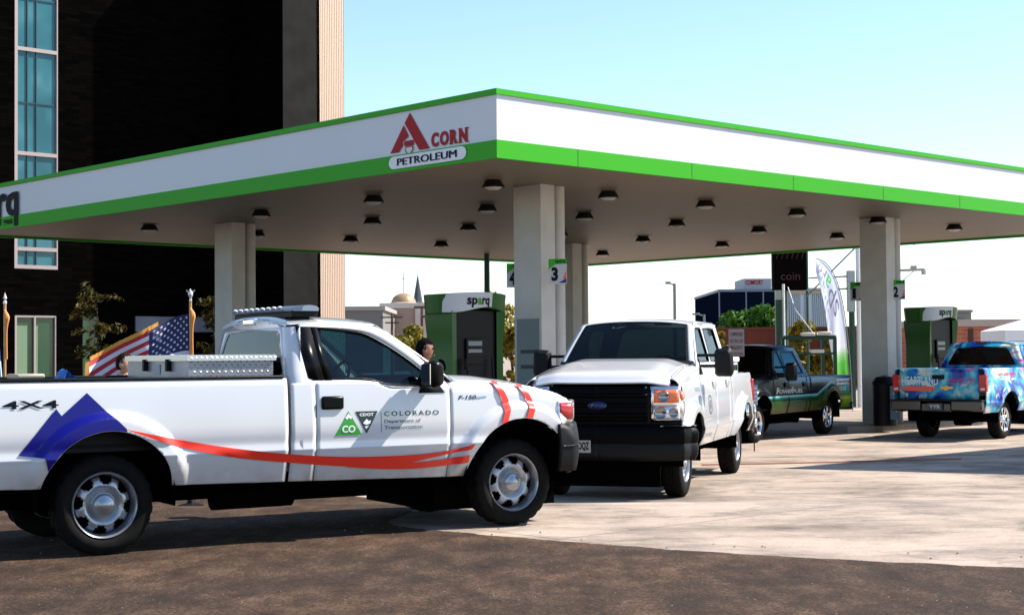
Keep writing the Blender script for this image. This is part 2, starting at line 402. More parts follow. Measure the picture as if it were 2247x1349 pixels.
def build_truck(S, name, label, loc, rz, paint, group=None):
    T = thing(name, label, 'pickup truck', loc, rz, group)
    W = S.W; xt, xb, xc = S.tail, S.bedf, S.cabr
    cowl, nose = S.cowl, S.nx(W)
    decal_side = []
    def SP(side, eps=0): return lambda x, z: (x, side*(S.wy(x, z)+eps), z)
    S.SP = SP
    belt = S.belt
    for sd_ in (-1, 1):
        def panel(nm, x0, x1, zt, roll=0, nr=16, extra=None, m=paint):
            xs = S.xs(x0, x1); mb = MB(); rows = list(np.linspace(0, 1, nr))
            if roll: rows = rows+[1+.25*k for k in range(1, 5)]
            ZM = S.crease+.22
            zl = sorted(set([round(q, 4) for q in np.linspace(S.sill-.06, ZM, 40)]+[S.crease-.001, S.crease+.001, S.crease+.031]))
            rows = [-len(zl)+i for i in range(len(zl))]+[k/22 for k in range(1, 23)]+([1+.25*k for k in range(1, 5)] if roll else [])
            def fn(x, t):
                zb, z1 = S.zb(x), zt(x)-roll
                zb = min(zb, z1-.01)
                if t <= 1:
                    z = zl[int(t)+len(zl)] if t < 0 else ZM+(z1-ZM)*t
                    z = min(max(z, zb), z1); return (x, sd_*S.wy(x, z), z)
                a = (t-1)*math.pi/2; return (x, sd_*(S.wy(x, z1)-roll*(1-math.cos(a))), z1+roll*math.sin(a))
            mb.grid(fn, xs, rows); o = mb.obj(nm, m, T, smooth=40, solid=.012); return o
        # bed side
        b = panel('bed_side', xt, xb, lambda x: S.rail, roll=.03)
        if S.railcap:
            MB().box(xt+.01, xb-.02, sd_*(W-.14), sd_*(W-.03), S.rail-.001, S.rail+.022).obj('bed_rail_cap', BLACKP, T, bevel=.008)
        MB().grid(lambda x, k: (x, sd_*(W-.16), S.rail-.55*k), (xt, xb), (0, 1)).grid(lambda x, k: (x, sd_*(W-.16+.1*k), S.rail-.004), (xt, xb), (0, 1)).obj('bed_inner_wall', paint if not S.railcap else BLACKP, T)
        # cab corner between bed and first door
        d = S.doors
        panel('cab_corner', xc, d[0][0]-.006, S.beltz)
        for i, (x0, x1) in enumerate(d):
            ztf = S.beltz
            dr = panel('door', x0+.004, x1-.004, ztf, nr=22)
            hx = x0+.12 if S.hx is None else S.hx[i]
            hz = S.hz
            h = MB(); y = S.wy(hx, hz)
            h.box(hx-.10, hx+.10, sd_*(y-.005), sd_*(y+.03), hz-.055, hz+.055); ho = h.obj('handle', BLACKG if S.handle == 'black' else paint, dr, bevel=.02)
            if S.handle == 'black':
                pass
            MB().grid(lambda t, k: SP(sd_, -.012)(x1+.002+(k-.5)*.012, S.zb(x1)+(S.beltz(x1)-S.zb(x1))*t), np.linspace(0, 1, 20), (0, 1)).obj('door_gap', SEAM, dr)
        # front fender
        fx0 = d[-1][1]+.004
        zt = lambda x: S.ft(x)
        panel('front_fender', fx0, nose, zt, roll=S.rr, nr=20)
        # wheel housing
        for xw in (0, S.wb):
            l = MB(); ri = S.ra+.015
            l.grid(lambda a, k: (xw+ri*math.cos(a), sd_*(W-.03-.42*k), S.zc+ri*math.sin(a)), np.linspace(-.15, math.pi+.15, 24), (0, 1))
            l.add([(xw+ri*math.cos(a), sd_*(W-.45), S.zc+ri*math.sin(a)) for a in np.linspace(-.15, math.pi+.15, 24)], [tuple(range(24))])
            l.obj('wheel_housing', DARK, T, fixn=False)
        # greenhouse side frame
        rz_, rx0, rx1 = S.roof, S.roofr, S.rooff
        bl = lambda x: S.beltz(x)
        bx = list(np.linspace(xc+.10, S.apil, 26))
        outer = [(x, bl(x)-.002) for x in bx]
        fr = smooth_pts([(S.apil, bl(S.apil)), (S.apil+(rx1-S.apil)*.45, belt+(rz_-.09-belt)*.5), (rx1+.06, rz_-.10), (rx1-.12, rz_-.06)], 3)
        outer += fr[1:]
        outer += [(x, rz_-.05-.03*((x-(rx0+rx1)/2)/((rx1-rx0)/2))**2*(.6)) for x in np.linspace(rx1-.2, rx0+.1, 8)]
        outer += [(rx0+.10, rz_-.09)]
        wl = []
        for (q) in S.windows: wl.append(q)
        MB().poly([outer]+[q[::-1] for q in wl], SP(sd_)).obj('window_frame', paint, T, smooth=60, solid=.03)
        for i, q in enumerate(wl):
            g = MB().poly([q], SP(sd_, -.016)).obj('side_window', S.glass, T, fixn=False)
            n_ = len(q); cxm = sum(p[0] for p in q)/n_; czm = sum(p[1] for p in q)/n_
            tb = MB(); inn = []
            for (a, c) in q:
                dx, dz = cxm-a, czm-c; l_ = math.hypot(dx, dz); inn.append((a+dx/l_*.022, c+dz/l_*.022))
            f_ = SP(sd_, .003)
            tb.add([f_(*p) for p in q]+[f_(*p) for p in inn], [(k, (k+1) % n_, (k+1) % n_+n_, k+n_) for k in range(n_)])
            tb.obj('window_seal', BLACKG, g, solid=.015)
        # rounded rear cab corner and back
        cz = np.linspace(S.sill+.05, rz_-.09, 14)
        def corner(z, a):
            lean = max(0, z-belt)*(rx0-xc)/(rz_-belt)
            w_ = S.wy(xc+.1, z); rr_ = .10
            return (xc+lean+rr_-rr_*math.sin(a), sd_*(w_-rr_+rr_*math.cos(a)), z)
        MB().grid(corner, cz, np.linspace(0, math.pi/2, 7)).obj('cab_rear_corner', paint, T)
        # pillar / windscreen side
        # mirror
        mz, mx_ = S.mir[1], S.mir[0]; big = S.mir[2]
        yb = S.wy(mx_, mz-.1)
        mr = MB()
        hw, hh, dp = (.105, .115, .10) if not big else (.125, .19, .10)
        yc = yb+(.17 if not big else .30)
        loop = [(yc-hw, mz-hh*.8), (yc-hw*.7, mz-hh), (yc+hw*.75, mz-hh), (yc+hw, mz-hh*.7), (yc+hw*.92, mz+hh*.75), (yc+hw*.6, mz+hh), (yc-hw*.8, mz+hh*.92), (yc-hw, mz+hh*.7)]
        sc = [(0, .82), (.2, 1), (.55, 1), (1, .72)]
        V = []; cy_ = yc
        for dd, s_ in sc: V += [(mx_-.04+dp*1.3*dd, sd_*(cy_+(a-cy_)*s_), mz+(b_-mz)*s_) for a, b_ in loop]
        nL = len(loop); F = [(i*nL+k, i*nL+(k+1) % nL, (i+1)*nL+(k+1) % nL, (i+1)*nL+k) for i in range(3) for k in range(nL)]+[tuple(range(nL)), tuple(range(3*nL, 4*nL))]
        mr.add(V, F)
        if big:
            mr.box(mx_, mx_+.05, sd_*(yb-.06), sd_*(yc-.05), mz-.07, mz-.03); mr.box(mx_, mx_+.05, sd_*(yb-.06), sd_*(yc-.05), mz+.07, mz+.11)
        else: mr.box(mx_-.02, mx_+.09, sd_*(yb-.05), sd_*(yc-.04), mz-.12, mz-.03)
        mo = mr.obj('side_mirror', S.mirm, T, bevel=.012)
        MB().box(mx_-.05, mx_-.043, sd_*(yc-hw*.75), sd_*(yc+hw*.75), mz-hh*.75, mz+hh*.75).obj('mirror_glass', CHROME, mo)
        # window sail behind mirror
        MB().poly([[(mx_-.03, mz-.16), (S.apil-.06, mz-.16), (S.apil-.12, mz-.08), (mx_+.02, mz+.05)]], SP(sd_, .006)).obj('mirror_mount', BLACKP, T, solid=.01)
        # wheels
        for xw in (0, S.wb):
            wheel(T, S.rt, .25, S.rim, (xw, sd_*(W-.02-.125-.085), S.rt), sd_, S.wstyle, S.rimm)
        # tail lamp
        lz = S.lamp
        MB().box(xt-.012, xt+.10, sd_*(W-.16), sd_*(W+.004), lz[0], lz[1]).obj('tail_lamp', RED, T, bevel=.02)
        MB().box(xt-.02, xt+.005, sd_*(W-.12), sd_*(W-.03), lz[0]+.04, lz[0]+.09).obj('reversing_lamp', CLEAR, T, bevel=.008)
    # ---- roof
    rz_, rx0, rx1 = S.roof, S.roofr, S.rooff
    def roofp(u, v):
        x = rx0+(rx1-rx0)*u
        ze = rz_-.05-.03*((x-(rx0+rx1)/2)/((rx1-rx0)/2))**2*.6
        w_ = S.wy(x, rz_-.05)
        bow = .05*(1-v*v)*(1 if u > .5 else -.3)*abs(2*u-1)**2
        cr_ = .06*(1-abs(v)**2.6)
        zz = ze+cr_*(1-(2*u-1)**6*.35)
        return (x+bow, v*w_, zz)
    MB().grid(roofp, np.linspace(0, 1, 25), np.concatenate([[-1, -.985], np.linspace(-.95, .95, 25), [.985, 1]])).obj('roof', paint, T, solid=.01)
    # ---- rear cab wall with window
    def rearp(y, z):
        lean = max(0, z-belt)*(rx0-xc)/(rz_-belt); return (xc+lean+.0, y, z)
    we = S.wy(xc+.1, belt)-.10; wt = S.wy(xc+.1, rz_-.09)-.10
    outer = [(-we, S.sill+.05), (we, S.sill+.05), (we, belt), (wt, rz_-.09), (wt*.5, rz_-.02), (0, rz_), (-wt*.5, rz_-.02), (-wt, rz_-.09), (-we, belt)]
    gb, gt = belt+.06, rz_-.13
    win = [(-we+.10, gb+.03), (-we+.14, gb), (we-.14, gb), (we-.10, gb+.03), (wt-.06, gt-.06), (wt-.12, gt), (0, gt+.03), (-wt+.12, gt), (-wt+.06, gt-.06)]
    MB().poly([outer, win[::-1]], rearp).obj('cab_back_panel', paint, T, solid=-.02)
    MB().poly([win], lambda y, z: (rearp(y, z)[0]+.01, y, z)).obj('rear_window', S.glass, T, fixn=False)
    MB().grid(lambda t, k: (rx0+.02-.02*k-.0*t, (wt+.05)*t, rz_-.02-.0*t+.03*(1-abs(t)**2.6)-.05*k-.02*abs(t)**3), np.linspace(-1, 1, 20), (0, .5, 1)).obj('roof_rear_lip', paint, T)
    br = MB().box(rx0-.045, rx0+.03, -.13, .13, rz_-.06, rz_-.005).obj('brake_lamp', S.brakem, T, bevel=.012)
    # ---- windscreen, pillars
    def ws(u, v):   # u 0 bottom..1 top
        yb_ = S.wy(S.apil, belt)-.035; yt_ = S.wy(rx1, rz_-.08)-.02
        x = (S.apil+.03+(.16*(1-v*v)))*(1-u)+(rx1+.04+.05*(1-v*v))*u
        z = (S.ft(S.apil)+.015)*(1-u)+(rz_-.085+.055*(1-abs(v)**2.6))*u
        return (x+.02*math.sin(math.pi*u), v*(yb_*(1-u)+yt_*u), z)
    MB().grid(lambda u, v: ws(.04+.92*u, v*.93), np.linspace(0, 1, 9), np.linspace(-1, 1, 21)).obj('windscreen', getattr(S, 'wsg', S.glass), T, fixn=False)
    pb = MB()
    for s_ in (-1, 1): pb.grid(lambda u, k: ws(u, s_*(.92+.09*k)), np.linspace(0, 1, 12), (0, .5, 1))
    pb.grid(lambda k, v: ws(.97+.05*k, v), (0, 1), np.linspace(-1, 1, 21))
    pb.obj('windscreen_pillar', paint, T, solid=.012)
    wb_ = MB()
    for s_ in (-1, 1): wb_.grid(lambda u, k: tuple(a+b for a, b in zip(ws(u, s_*(.895+.03*k)), (.004, 0, .004))), np.linspace(.03, .97, 12), (0, 1))
    wb_.grid(lambda k, v: tuple(a+b for a, b in zip(ws(.955+.02*k, v), (.004, 0, .004))), (0, 1), np.linspace(-.92, .92, 21))
    wb_.grid(lambda k, v: tuple(a+b for a, b in zip(ws(-.02+.07*k, v), (.006, 0, .005))), (0, 1), np.linspace(-1, 1, 21)).obj('windscreen_seal', BLACKP, T, fixn=False)
    wp = MB()
    for y0 in (-.55, .1): wp.tube([ws(.035, (y0+.6*k)/.9) for k in np.linspace(0, 1, 6)], .008, 6)
    wp.obj('wiper', BLACKP, T)
    # ---- bonnet
    yh = lambda x: S.wy(x, S.ft(x)-S.rr)-S.rr
    def hood(t, v):
        yv = v*yh(cowl) if True else 0
        xs0 = S.apil+.05+.15*(1-v*v); xe = S.nx(yv)-.0
        x = xs0+(xe-xs0)*t
        yy = v*yh(min(x, nose)); z = S.ft(min(x, nose))
        bulge = .035*(1-abs(v)**4)+(S.hb*sm((1-abs(v))/.35)*(1 if S.hb else 0))
        drop = S.hdrop*sm((t-.86)/.14)**2
        return (x, yy, z+.004+bulge*(1-.35*t)-drop*(1-.0*abs(v))-(0 if x < nose else (x-nose)*S.hslope))
    MB().grid(hood, list(np.linspace(0, .86, 18))+list(np.linspace(.88, 1, 8)), np.linspace(-1, 1, 33)).obj('bonnet', paint, T, solid=.015)
    for s_ in (-1, 1): MB().grid(lambda t, k: tuple(a+b for a, b in zip(hood(t, s_*(1-.012*k)), (0, 0, .003))), np.linspace(0, 1, 20), (0, 1)).obj('bonnet_gap', mat('grey_gap', (.05, .05, .055), .8), T, fixn=False)
    # ---- contour path around the nose
    path = [(S.nx(y), y) for y in np.linspace(0, W, 28)]+[(x, None) for x in np.linspace(nose-.03, S.wb+.2, 18)]
    def cpt(k, z, eps, sg):
        x, y = path[k]
        if y is None: y = S.wy(x, max(z, S.crease+.05)); nx_, ny_ = 0, 1
        else:
            sl = 3*S.bow*(y/W)**2/W; nx_, ny_ = 1/math.hypot(1, sl), sl/math.hypot(1, sl)
            if y > .9*W: y = y-(y-.9*W)/(W*.1)*(W-S.wy(nose, max(z, S.crease+.05)))
        return (x+nx_*eps, sg*(y+ny_*eps), z)
    def wrap(nm, m, k0, k1, z0, z1, eps, sides=(-1, 1), taper=None, parent=T, bev=0, nz=5, th=.03):
        for sg in sides:
            mb = MB()
            mb.grid(lambda k, t: cpt(int(k), z0(int(k)) + (z1(int(k))-z0(int(k)))*t, eps*(math.sin(math.pi*min(max(t, .04), .96))**.35), sg), range(k0, k1+1), np.linspace(0, 1, nz))
            o = mb.obj(nm, m, parent, solid=th, bevel=bev)
    C_ = lambda v: (lambda k: v)
    zft = lambda k: S.ft(min(path[k][0], nose))-.03-(0 if path[k][0] < nose else (path[k][0]-nose)*S.hslope)-S.hdrop*.8
    zbt = S.bump[1]
    # front panel (both halves together)
    mb = MB()
    for sg in (-1, 1):
        mb.grid(lambda k, t: cpt(int(k), zbt-.05+(zft(int(k))-zbt+.07)*t, -.02, sg), range(0, 29), np.linspace(0, 1, 6))
    mb.obj('front_panel', S.facem, T, solid=.01)
    kk = lambda y: min(range(28), key=lambda i: abs(path[i][1]-y))
    wrap('headlamp', S.lampm, kk(S.hl[0]), S.hl[1], C_(S.hl[2]), lambda k: S.hl[3] if path[k][0] > nose-.02 else S.hl[3]-.0, .012)
    S.wrap, S.cpt, S.path, S.kk, S.hoodf, S.wsf = wrap, cpt, path, kk, hood, ws
    # bumper
    wrap('front_bumper', S.bumpm, 0, S.bump[2], C_(S.bump[0]), C_(S.bump[1]), S.bump[3], nz=9, th=.05)
    wrap('front_valance', BLACKP, 0, 30, C_(S.sill-.02), C_(S.bump[0]), -.02, nz=4)
    # ---- tailgate and rear bumper
    tg = MB().grid(lambda y, z: (xt-.0-.01*math.sin((z-.8)*5), y, z), np.linspace(-W+.16, W-.16, 12), np.linspace(S.tgz, S.rail, 8)).box(xt, xt+.06, -W+.16, W-.16, S.rail-.05, S.rail).obj('tailgate', S.tgm or paint, T, solid=.01)
    hn = MB().box(xt-.035, xt, -.13, .13, S.rail-.22, S.rail-.13).obj('handle', BLACKG, tg, bevel=.02)
    MB().box(xt-.2, xt-.02, -W+.03, -.32, S.rb[0], S.rb[1]).box(xt-.2, xt-.02, .32, W-.03, S.rb[0], S.rb[1]).box(xt-.17, xt-.02, -.32, .32, S.rb[0]-.02, S.rb[1]-.05).obj('rear_bumper', mat('dull_chrome', (.08, .077, .074), .3, 1), T, bevel=.03)
    MB().box(xt-.205, xt-.05, -W+.02, W-.02, S.rb[1]-.02, S.rb[1]+.012).obj('bumper_step_pad', BLACKP, T, bevel=.006)
    # ---- bed floor, bulkhead, underbody
    MB().box(xt+.03, xb, -W+.16, W-.16, S.rail-.52, S.rail-.49).box(xb-.04, xb, -W+.1, W-.1, S.rail-.5, S.rail-.01).obj('bed_floor', BLACKP if S.railcap else paint, T)
    u = MB()
    u.box(xt+.1, S.wb+.5, -.50, -.38, .42, .58).box(xt+.1, S.wb+.5, .38, .50, .42, .58)
    u.box(xb-.1, S.apil+.1, -W+.13, W-.13, S.sill-.02, S.sill+.08)
    u.box(S.wb-.7, S.wb+.55, -.68, .68, .16, .52).box(-.9, .9, -.5, .5, .40, .6)  # low front box added in black where the nose only shades the ground
    u.box(.6, 1.9, .12, .42, .30, .5).box(1.7, 2.6, -.2, .2, .28, .5).box(S.wb-.35, S.wb+.45, -.42, .42, .30, .75)
    u.tube([(0, -W+.3, S.rt), (0, W-.3, S.rt)], .055, 12).tube([(S.wb, -W+.3, S.rt-.04), (S.wb, W-.3, S.rt-.04)], .045, 12)
    u.tube([(0, -.16, S.rt), (0, .16, S.rt)], .15, 16).tube([(0, 0, S.rt), (1.9, 0, .42)], .045, 10)
    u.tube([(xt-.02, -.62, .38), (.5, -.6, .44), (2.6, -.35, .36)], .035, 10).tube([(1.0, -.5, .36), (1.7, -.48, .36)], .1, 12)
    u.obj('chassis', DARK, T)
    # ---- interior
    fl_ = MB().box(xc+.05, S.apil+.3, -W+.1, W-.1, S.sill+.08, S.sill+.12)
    fl_.box(S.apil-.32, S.apil+.12, -W+.12, W-.12, belt-.28, belt-.02)
    fl_.obj('dashboard', INTER, T, bevel=.03)
    rows = [d[1]-.85 for d in S.doors] if len(S.doors) > 1 else [S.apil-1.13]
    for xr in rows:
        for ys_ in (-.42, .42):
            s = MB().box(xr-.1, xr+.42, ys_-.26, ys_+.26, S.sill+.3, S.sill+.48)
            s.add([(xr-.12+dx-(z-S.sill-.4)*.28, ys_+yy, z) for z in (S.sill+.4, S.sill+.98) for dx, yy in ((0, -.25), (.14, -.25), (.14, .25), (0, .25))], [(0, 1, 2, 3), (4, 5, 6, 7), (0, 1, 5, 4), (1, 2, 6, 5), (2, 3, 7, 6), (3, 0, 4, 7)])
            s.box(xr-.29, xr-.20, ys_-.12, ys_+.12, S.sill+.98, S.sill+1.15)
            s.obj('seat', INTER, T, bevel=.04)
    st = []
    for k in range(25):
        a = 2*math.pi*k/24; st.append((S.apil-.42+.19*math.sin(a)*.42, .42+.19*math.cos(a), belt+.0+.19*math.sin(a)*.9))
    MB().tube(st, .014, 8, cap=False).tube([(S.apil-.42, .42, belt), (S.apil-.2, .42, belt-.08)], .03, 8).obj('steering_wheel', INTER, T)
    return T

def poly_win(pts): return pts

# ---- white single-cab truck in front
def add_dirt(m, zlo, zhi, dirt, amt):
    n = m.node_tree; b = n.nodes['Principled BSDF']; L = n.links.new
    src = b.inputs['Base Color'].links[0].from_socket
    tc = n.nodes.new('ShaderNodeTexCoord'); sx = n.nodes.new('ShaderNodeSeparateXYZ'); L(tc.outputs['Object'], sx.inputs[0])
    mr = n.nodes.new('ShaderNodeMapRange'); mr.inputs[1].default_value = zhi; mr.inputs[2].default_value = zlo; L(sx.outputs[2], mr.inputs[0])
    t = n.nodes.new('ShaderNodeTexNoise'); t.inputs['Scale'].default_value = 7; t.inputs['Detail'].default_value = 8; L(tc.outputs['Object'], t.inputs[0])
    m1 = n.nodes.new('ShaderNodeMath'); m1.operation = 'MULTIPLY'; L(mr.outputs[0], m1.inputs[0]); L(t.outputs[0], m1.inputs[1])
    m2 = n.nodes.new('ShaderNodeMath'); m2.operation = 'MULTIPLY'; m2.inputs[1].default_value = amt; m2.use_clamp = True; L(m1.outputs[0], m2.inputs[0])
    x = n.nodes.new('ShaderNodeMix'); x.data_type = 'RGBA'; L(m2.outputs[0], x.inputs[0]); L(src, x.inputs[6]); x.inputs[7].default_value = (*dirt, 1); L(x.outputs[2], b.inputs['Base Color'])
add_dirt(WHITE, .45, .74, (.24, .17, .11), 1.1)
S1 = Spec(wb=3.67, W=1.0, tail=-1.25, bedf=1.47, cabr=1.50, doors=[(1.72, 2.97)], cowl=3.0, apil=2.98, nosec=4.53,
    sill=.53, slope=-.02, rail=1.345, railcap=True, belt=1.30, roof=1.855, roofr=1.56, rooff=2.36, bdip=(2.22, 2.42, .06), hx=[1.86], hz=1.135, handle='black',
    top=[(2.9, 1.295), (3.4, 1.285), (3.8, 1.235), (4.1, 1.17), (4.25, 1.11)], hb=.02, hdrop=.05, hslope=.25, mir=(2.70, 1.36, False), mirm=BLACKG,
    rt=.388, rim=.255, wstyle='steel8', rimm=STEEL, lamp=(.98, 1.30), glass=GLASS, brakem=CLEAR, facem=BLACKP, lampm=CLEAR, bumpm=BLACKP,
    bump=(.48, .90, 36, .05), hl=(.60, 34, .895, 1.10), tgz=.75, tgm=None, rb=(.52, .70))
bl1 = 1.325
S1.windows = [smooth_pts([(1.70, bl1), (2.22, bl1), (2.40, 1.262), (2.80, 1.262), (2.83, 1.30), (2.66, 1.46), (2.47, 1.60), (2.30, 1.70), (2.18, 1.74), (1.80, 1.765), (1.62, 1.77), (1.64, 1.55), (1.66, 1.37), (1.70, bl1)], 2)[:-1]]
T1 = build_truck(S1, 'pickup_truck', 'white single-cab pickup with a blue mountain and red swoosh on its side', (-3.598, 12.897, 0), .54, WHITE)
RS = S1.SP(-1, .006); RS2 = S1.SP(-1, .009); RS3 = S1.SP(-1, .0035); RS4 = S1.SP(-1, .0055)
# black pillar covers at the rear of the side window
for sg in (-1, 1):
    MB().poly([[(1.665, 1.345), (1.71, 1.325), (1.80, 1.325), (1.757, 1.762), (1.625, 1.77)]], S1.SP(sg, .006)).obj('pillar_cover', BLACKG, T1, solid=.01)
    MB().poly([[(1.808, 1.325), (1.875, 1.325), (1.815, 1.758), (1.765, 1.762)]], S1.SP(sg, .006)).obj('pillar_cover', BLACKG, T1, solid=.01)
arc = lambda xc, a0, a1, r, n=24: [(xc+r*math.cos(a), S1.zc+r*math.sin(a)) for a in np.linspace(a0, a1, n)]
ra_ = S1.ra+.004
def on_arc(x, sgn): return math.acos(max(-1, min(1, x/ra_)))
# blue mountain, open over the wheel arch
a_r = math.acos(.12/ra_); a_l = math.acos(-.47/ra_)
polydecal([(-.17, 1.255), (.115, .975)]+arc(0, a_r, a_l, ra_)+[(-.50, .775), (-.68, .80), (-.405, 1.14), (-.365, 1.085)], S1.SP(-1, .010), 'mountain_decal', BLUED, T1, .02)
swt = smooth_pts([(.11, .972), (.5, .885), (1.0, .79), (1.5, .722), (2.0, .68), (2.6, .672), (3.0, .70), (3.185, .755)], 3)
swb = smooth_pts([(.13, .962), (.5, .83), (1.0, .715), (1.5, .655), (2.0, .600), (2.45, .585), (2.75, .635), (3.155, .705)], 3)
strip(swt, swb, S1.SP(-1, .008), 'red_stripe_decal', REDD, T1, 90)
strip(smooth_pts([(2.0, .61), (2.45, .612), (2.8, .612), (3.145, .655)], 3), smooth_pts([(2.0, .598), (2.45, .555), (2.8, .558), (3.15, .588)], 3), RS2, 'red_stripe_decal', REDD, T1, 40)
def RSs(x, z, e=.016):
    z1 = S1.ft(x)-S1.rr
    if z <= z1: return (x, -(S1.wy(x, z)+e), z)
    a = math.asin(min(1, (z-z1)/S1.rr)); return (x, -(S1.wy(x, z1)-S1.rr*(1-math.cos(a))+e*math.cos(a)), z+e*math.sin(a))
for x0 in (3.44, 3.69):
    ctr = lambda t: x0+.10*math.sin(math.pi*.5*min(1, t*1.4))-.055*max(0, t-.45)/.55
    wd = .062
    def stp(t, k):
        x = ctr(t)-.04+wd*k; zt = S1.ft(x)-.004; zb = S1.zb(x)+.004; return RSs(x, zt+(zb-zt)*t)
    MB().grid(stp, np.linspace(0, 1, 60), np.linspace(0, 1, 6)).obj('red_stripe_decal', REDD, T1, fixn=False)
textfit('4X4', (-.80, -.385, 1.145, 1.205), RS, 'lettering', INK, T1, bold=.02, sub=.08)
GR = mat('green_vinyl', (.02, .30, .03), .4); TEAL = mat('dark_teal_vinyl', (.012, .03, .035), .4); GREYT = mat('grey_green_lettering', (.10, .13, .13), .5)
polydecal([(1.885, .865), (2.125, .865), (2.005, 1.062)], RS3, 'logo_decal', GR, T1, .1)
polydecal([(1.972, 1.008), (2.005, 1.045), (2.038, 1.008), (2.022, .995), (2.008, 1.008), (1.99, .992)], RS4, 'logo_decal', SIGNW, T1, .1)
textfit('CO', (1.945, 2.065, .885, .945), RS4, 'lettering', SIGNW, T1, bold=.03)
polydecal([(2.065, 1.058), (2.275, 1.058), (2.17, .872)], RS3, 'logo_decal', TEAL, T1, .1)
textfit('CDOT', (2.105, 2.235, 1.018, 1.043), RS4, 'lettering', SIGNW, T1, bold=.03)
polydecal([(2.135, .96), (2.17, .995), (2.19, .975), (2.21, .985), (2.20, .955), (2.165, .945)], RS4, 'logo_decal', SIGNW, T1, .1)
polydecal([(2.15, .932), (2.195, .94), (2.18, .925), (2.165, .905), (2.16, .918)], RS4, 'logo_decal', SIGNW, T1, .1)
polydecal([(2.305, .88), (2.309, .88), (2.309, 1.05), (2.305, 1.05)], RS3, 'logo_decal', GREYT, T1, .1)
textfit('COLORADO', (2.335, 2.855, 1.012, 1.052), RS3, 'lettering', TEAL, T1, bold=.012, sp_=1.35)
textfit('Department of', (2.335, 2.68, .945, .985), RS3, 'lettering', GREYT, T1, bold=.01)
textfit('Transportation', (2.335, 2.695, .893, .933), RS3, 'lettering', GREYT, T1, bold=.01)
textfit('F-150', (3.05, 3.23, 1.135, 1.172), RS3, 'lettering', mat('dark_chrome_badge', (.05, .08, .09), .25, .8), T1, bold=.03, shear=.25)
polydecal([(3.23, 1.138), (3.335, 1.15), (3.325, 1.163), (3.23, 1.155)], RS3, 'badge', mat('grey_badge', (.3, .38, .42), .3, .8), T1)
S1.wrap('bumper_strip', CHROME, 18, 34, lambda k: .695, lambda k: .718, .062, nz=3)
S1.wrap('turn_signal', RED, 26, 33, lambda k: .93+.012*max(0, k-29), lambda k: 1.085, .018, sides=(-1, 1), nz=4)
S1.wrap('grille', CHROME, 0, S1.kk(.52), lambda k: .80, lambda k: 1.06, .0, nz=4)
# rear quarter glass lamp, toolbox, roof beacon bar
DP = bpy.data.materials.new('diamond_plate'); DP.use_nodes = True; n_ = DP.node_tree; b_ = n_.nodes['Principled BSDF']
b_.inputs['Metallic'].default_value = .9; b_.inputs['Roughness'].default_value = .28; b_.inputs['Base Color'].default_value = (.55, .57, .6, 1)
tc_ = n_.nodes.new('ShaderNodeTexCoord')
hs = []
for sgn in (1, -1):
    mp_ = n_.nodes.new('ShaderNodeMapping'); mp_.inputs['Rotation'].default_value = (R(45*sgn), R(45*sgn), R(45*sgn)); n_.links.new(tc_.outputs['Object'], mp_.inputs[0])
    mp2 = n_.nodes.new('ShaderNodeMapping'); mp2.inputs['Scale'].default_value = (14, 42, 42) if sgn > 0 else (42, 14, 42); n_.links.new(mp_.outputs[0], mp2.inputs[0])
    vo_ = n_.nodes.new('ShaderNodeTexVoronoi'); vo_.inputs['Randomness'].default_value = 0; n_.links.new(mp2.outputs[0], vo_.inputs['Vector']); vo_.inputs['Scale'].default_value = 1
    r_ = ramp(n_, [(.15, (1, 1, 1)), (.35, (0, 0, 0))]); n_.links.new(vo_.outputs['Distance'], r_.inputs[0]); hs.append(r_.outputs[0])
mxx = n_.nodes.new('ShaderNodeMath'); mxx.operation = 'MAXIMUM'; n_.links.new(hs[0], mxx.inputs[0]); n_.links.new(hs[1], mxx.inputs[1])
bp_ = n_.nodes.new('ShaderNodeBump'); bp_.inputs['Distance'].default_value = .02; n_.links.new(mxx.outputs[0], bp_.inputs['Height']); n_.links.new(bp_.outputs[0], b_.inputs['Normal'])
ALU = mat('brushed_aluminium', (.26, .27, .30), .4, .6, var=.15); ALUL = mat('bright_aluminium', (.58, .60, .62), .3, .7)
tb = thing('toolbox', 'aluminium diamond-plate toolbox across the front of the white pickup bed', 'toolbox'); tb.parent = None
mw = Matrix.Translation((-3.598, 12.897, 0)) @ Matrix.Rotation(.54, 4, 'Z')
tb.matrix_world = mw @ Matrix.Translation((1.06, 0, .87))
zt_ = 1.535-.87
def lugs(mb, x0, x1, fn, w_, h_, dx, dz):
    i = 0; z = dz*.6
    while z < h_:
        x = dx*(.5 if i % 2 else 1)
        while x < w_:
            s_ = 1 if i % 2 else -1
            a = (x-.011, z-.010*s_); b = (x+.011, z+.010*s_)
            mb.add([fn(a[0], a[1], 0), fn((a[0]+b[0])/2+.004*s_, (a[1]+b[1])/2-.004, 0), fn(b[0], b[1], 0), fn((a[0]+b[0])/2-.004*s_, (a[1]+b[1])/2+.004, 0), fn((a[0]+b[0])/2, (a[1]+b[1])/2, .004)], [(0, 1, 4), (1, 2, 4), (2, 3, 4), (3, 0, 4)])
            x += dx
        z += dz*.62; i += 1
bx_ = MB().box(-.36, .36, -.80, .80, 0, zt_-.045)
lugs(bx_, 0, 0, lambda a, b, h: (-.36+a, -.80-h, b), .72, zt_-.05, .052, .045)
bx_.obj('box_body', ALU, tb, smooth=0)
ld_ = MB().box(-.38, .38, -.82, .82, zt_-.045, zt_)
lugs(ld_, 0, 0, lambda a, b, h: (-.38+a, -.82-h, zt_-.045+b), .76, .045, .042, .04)
lugs(ld_, 0, 0, lambda a, b, h: (-.38+a, -.82+b, zt_+h), .76, 1.64, .05, .05)
lid = ld_.obj('lid', ALUL, tb, smooth=0)
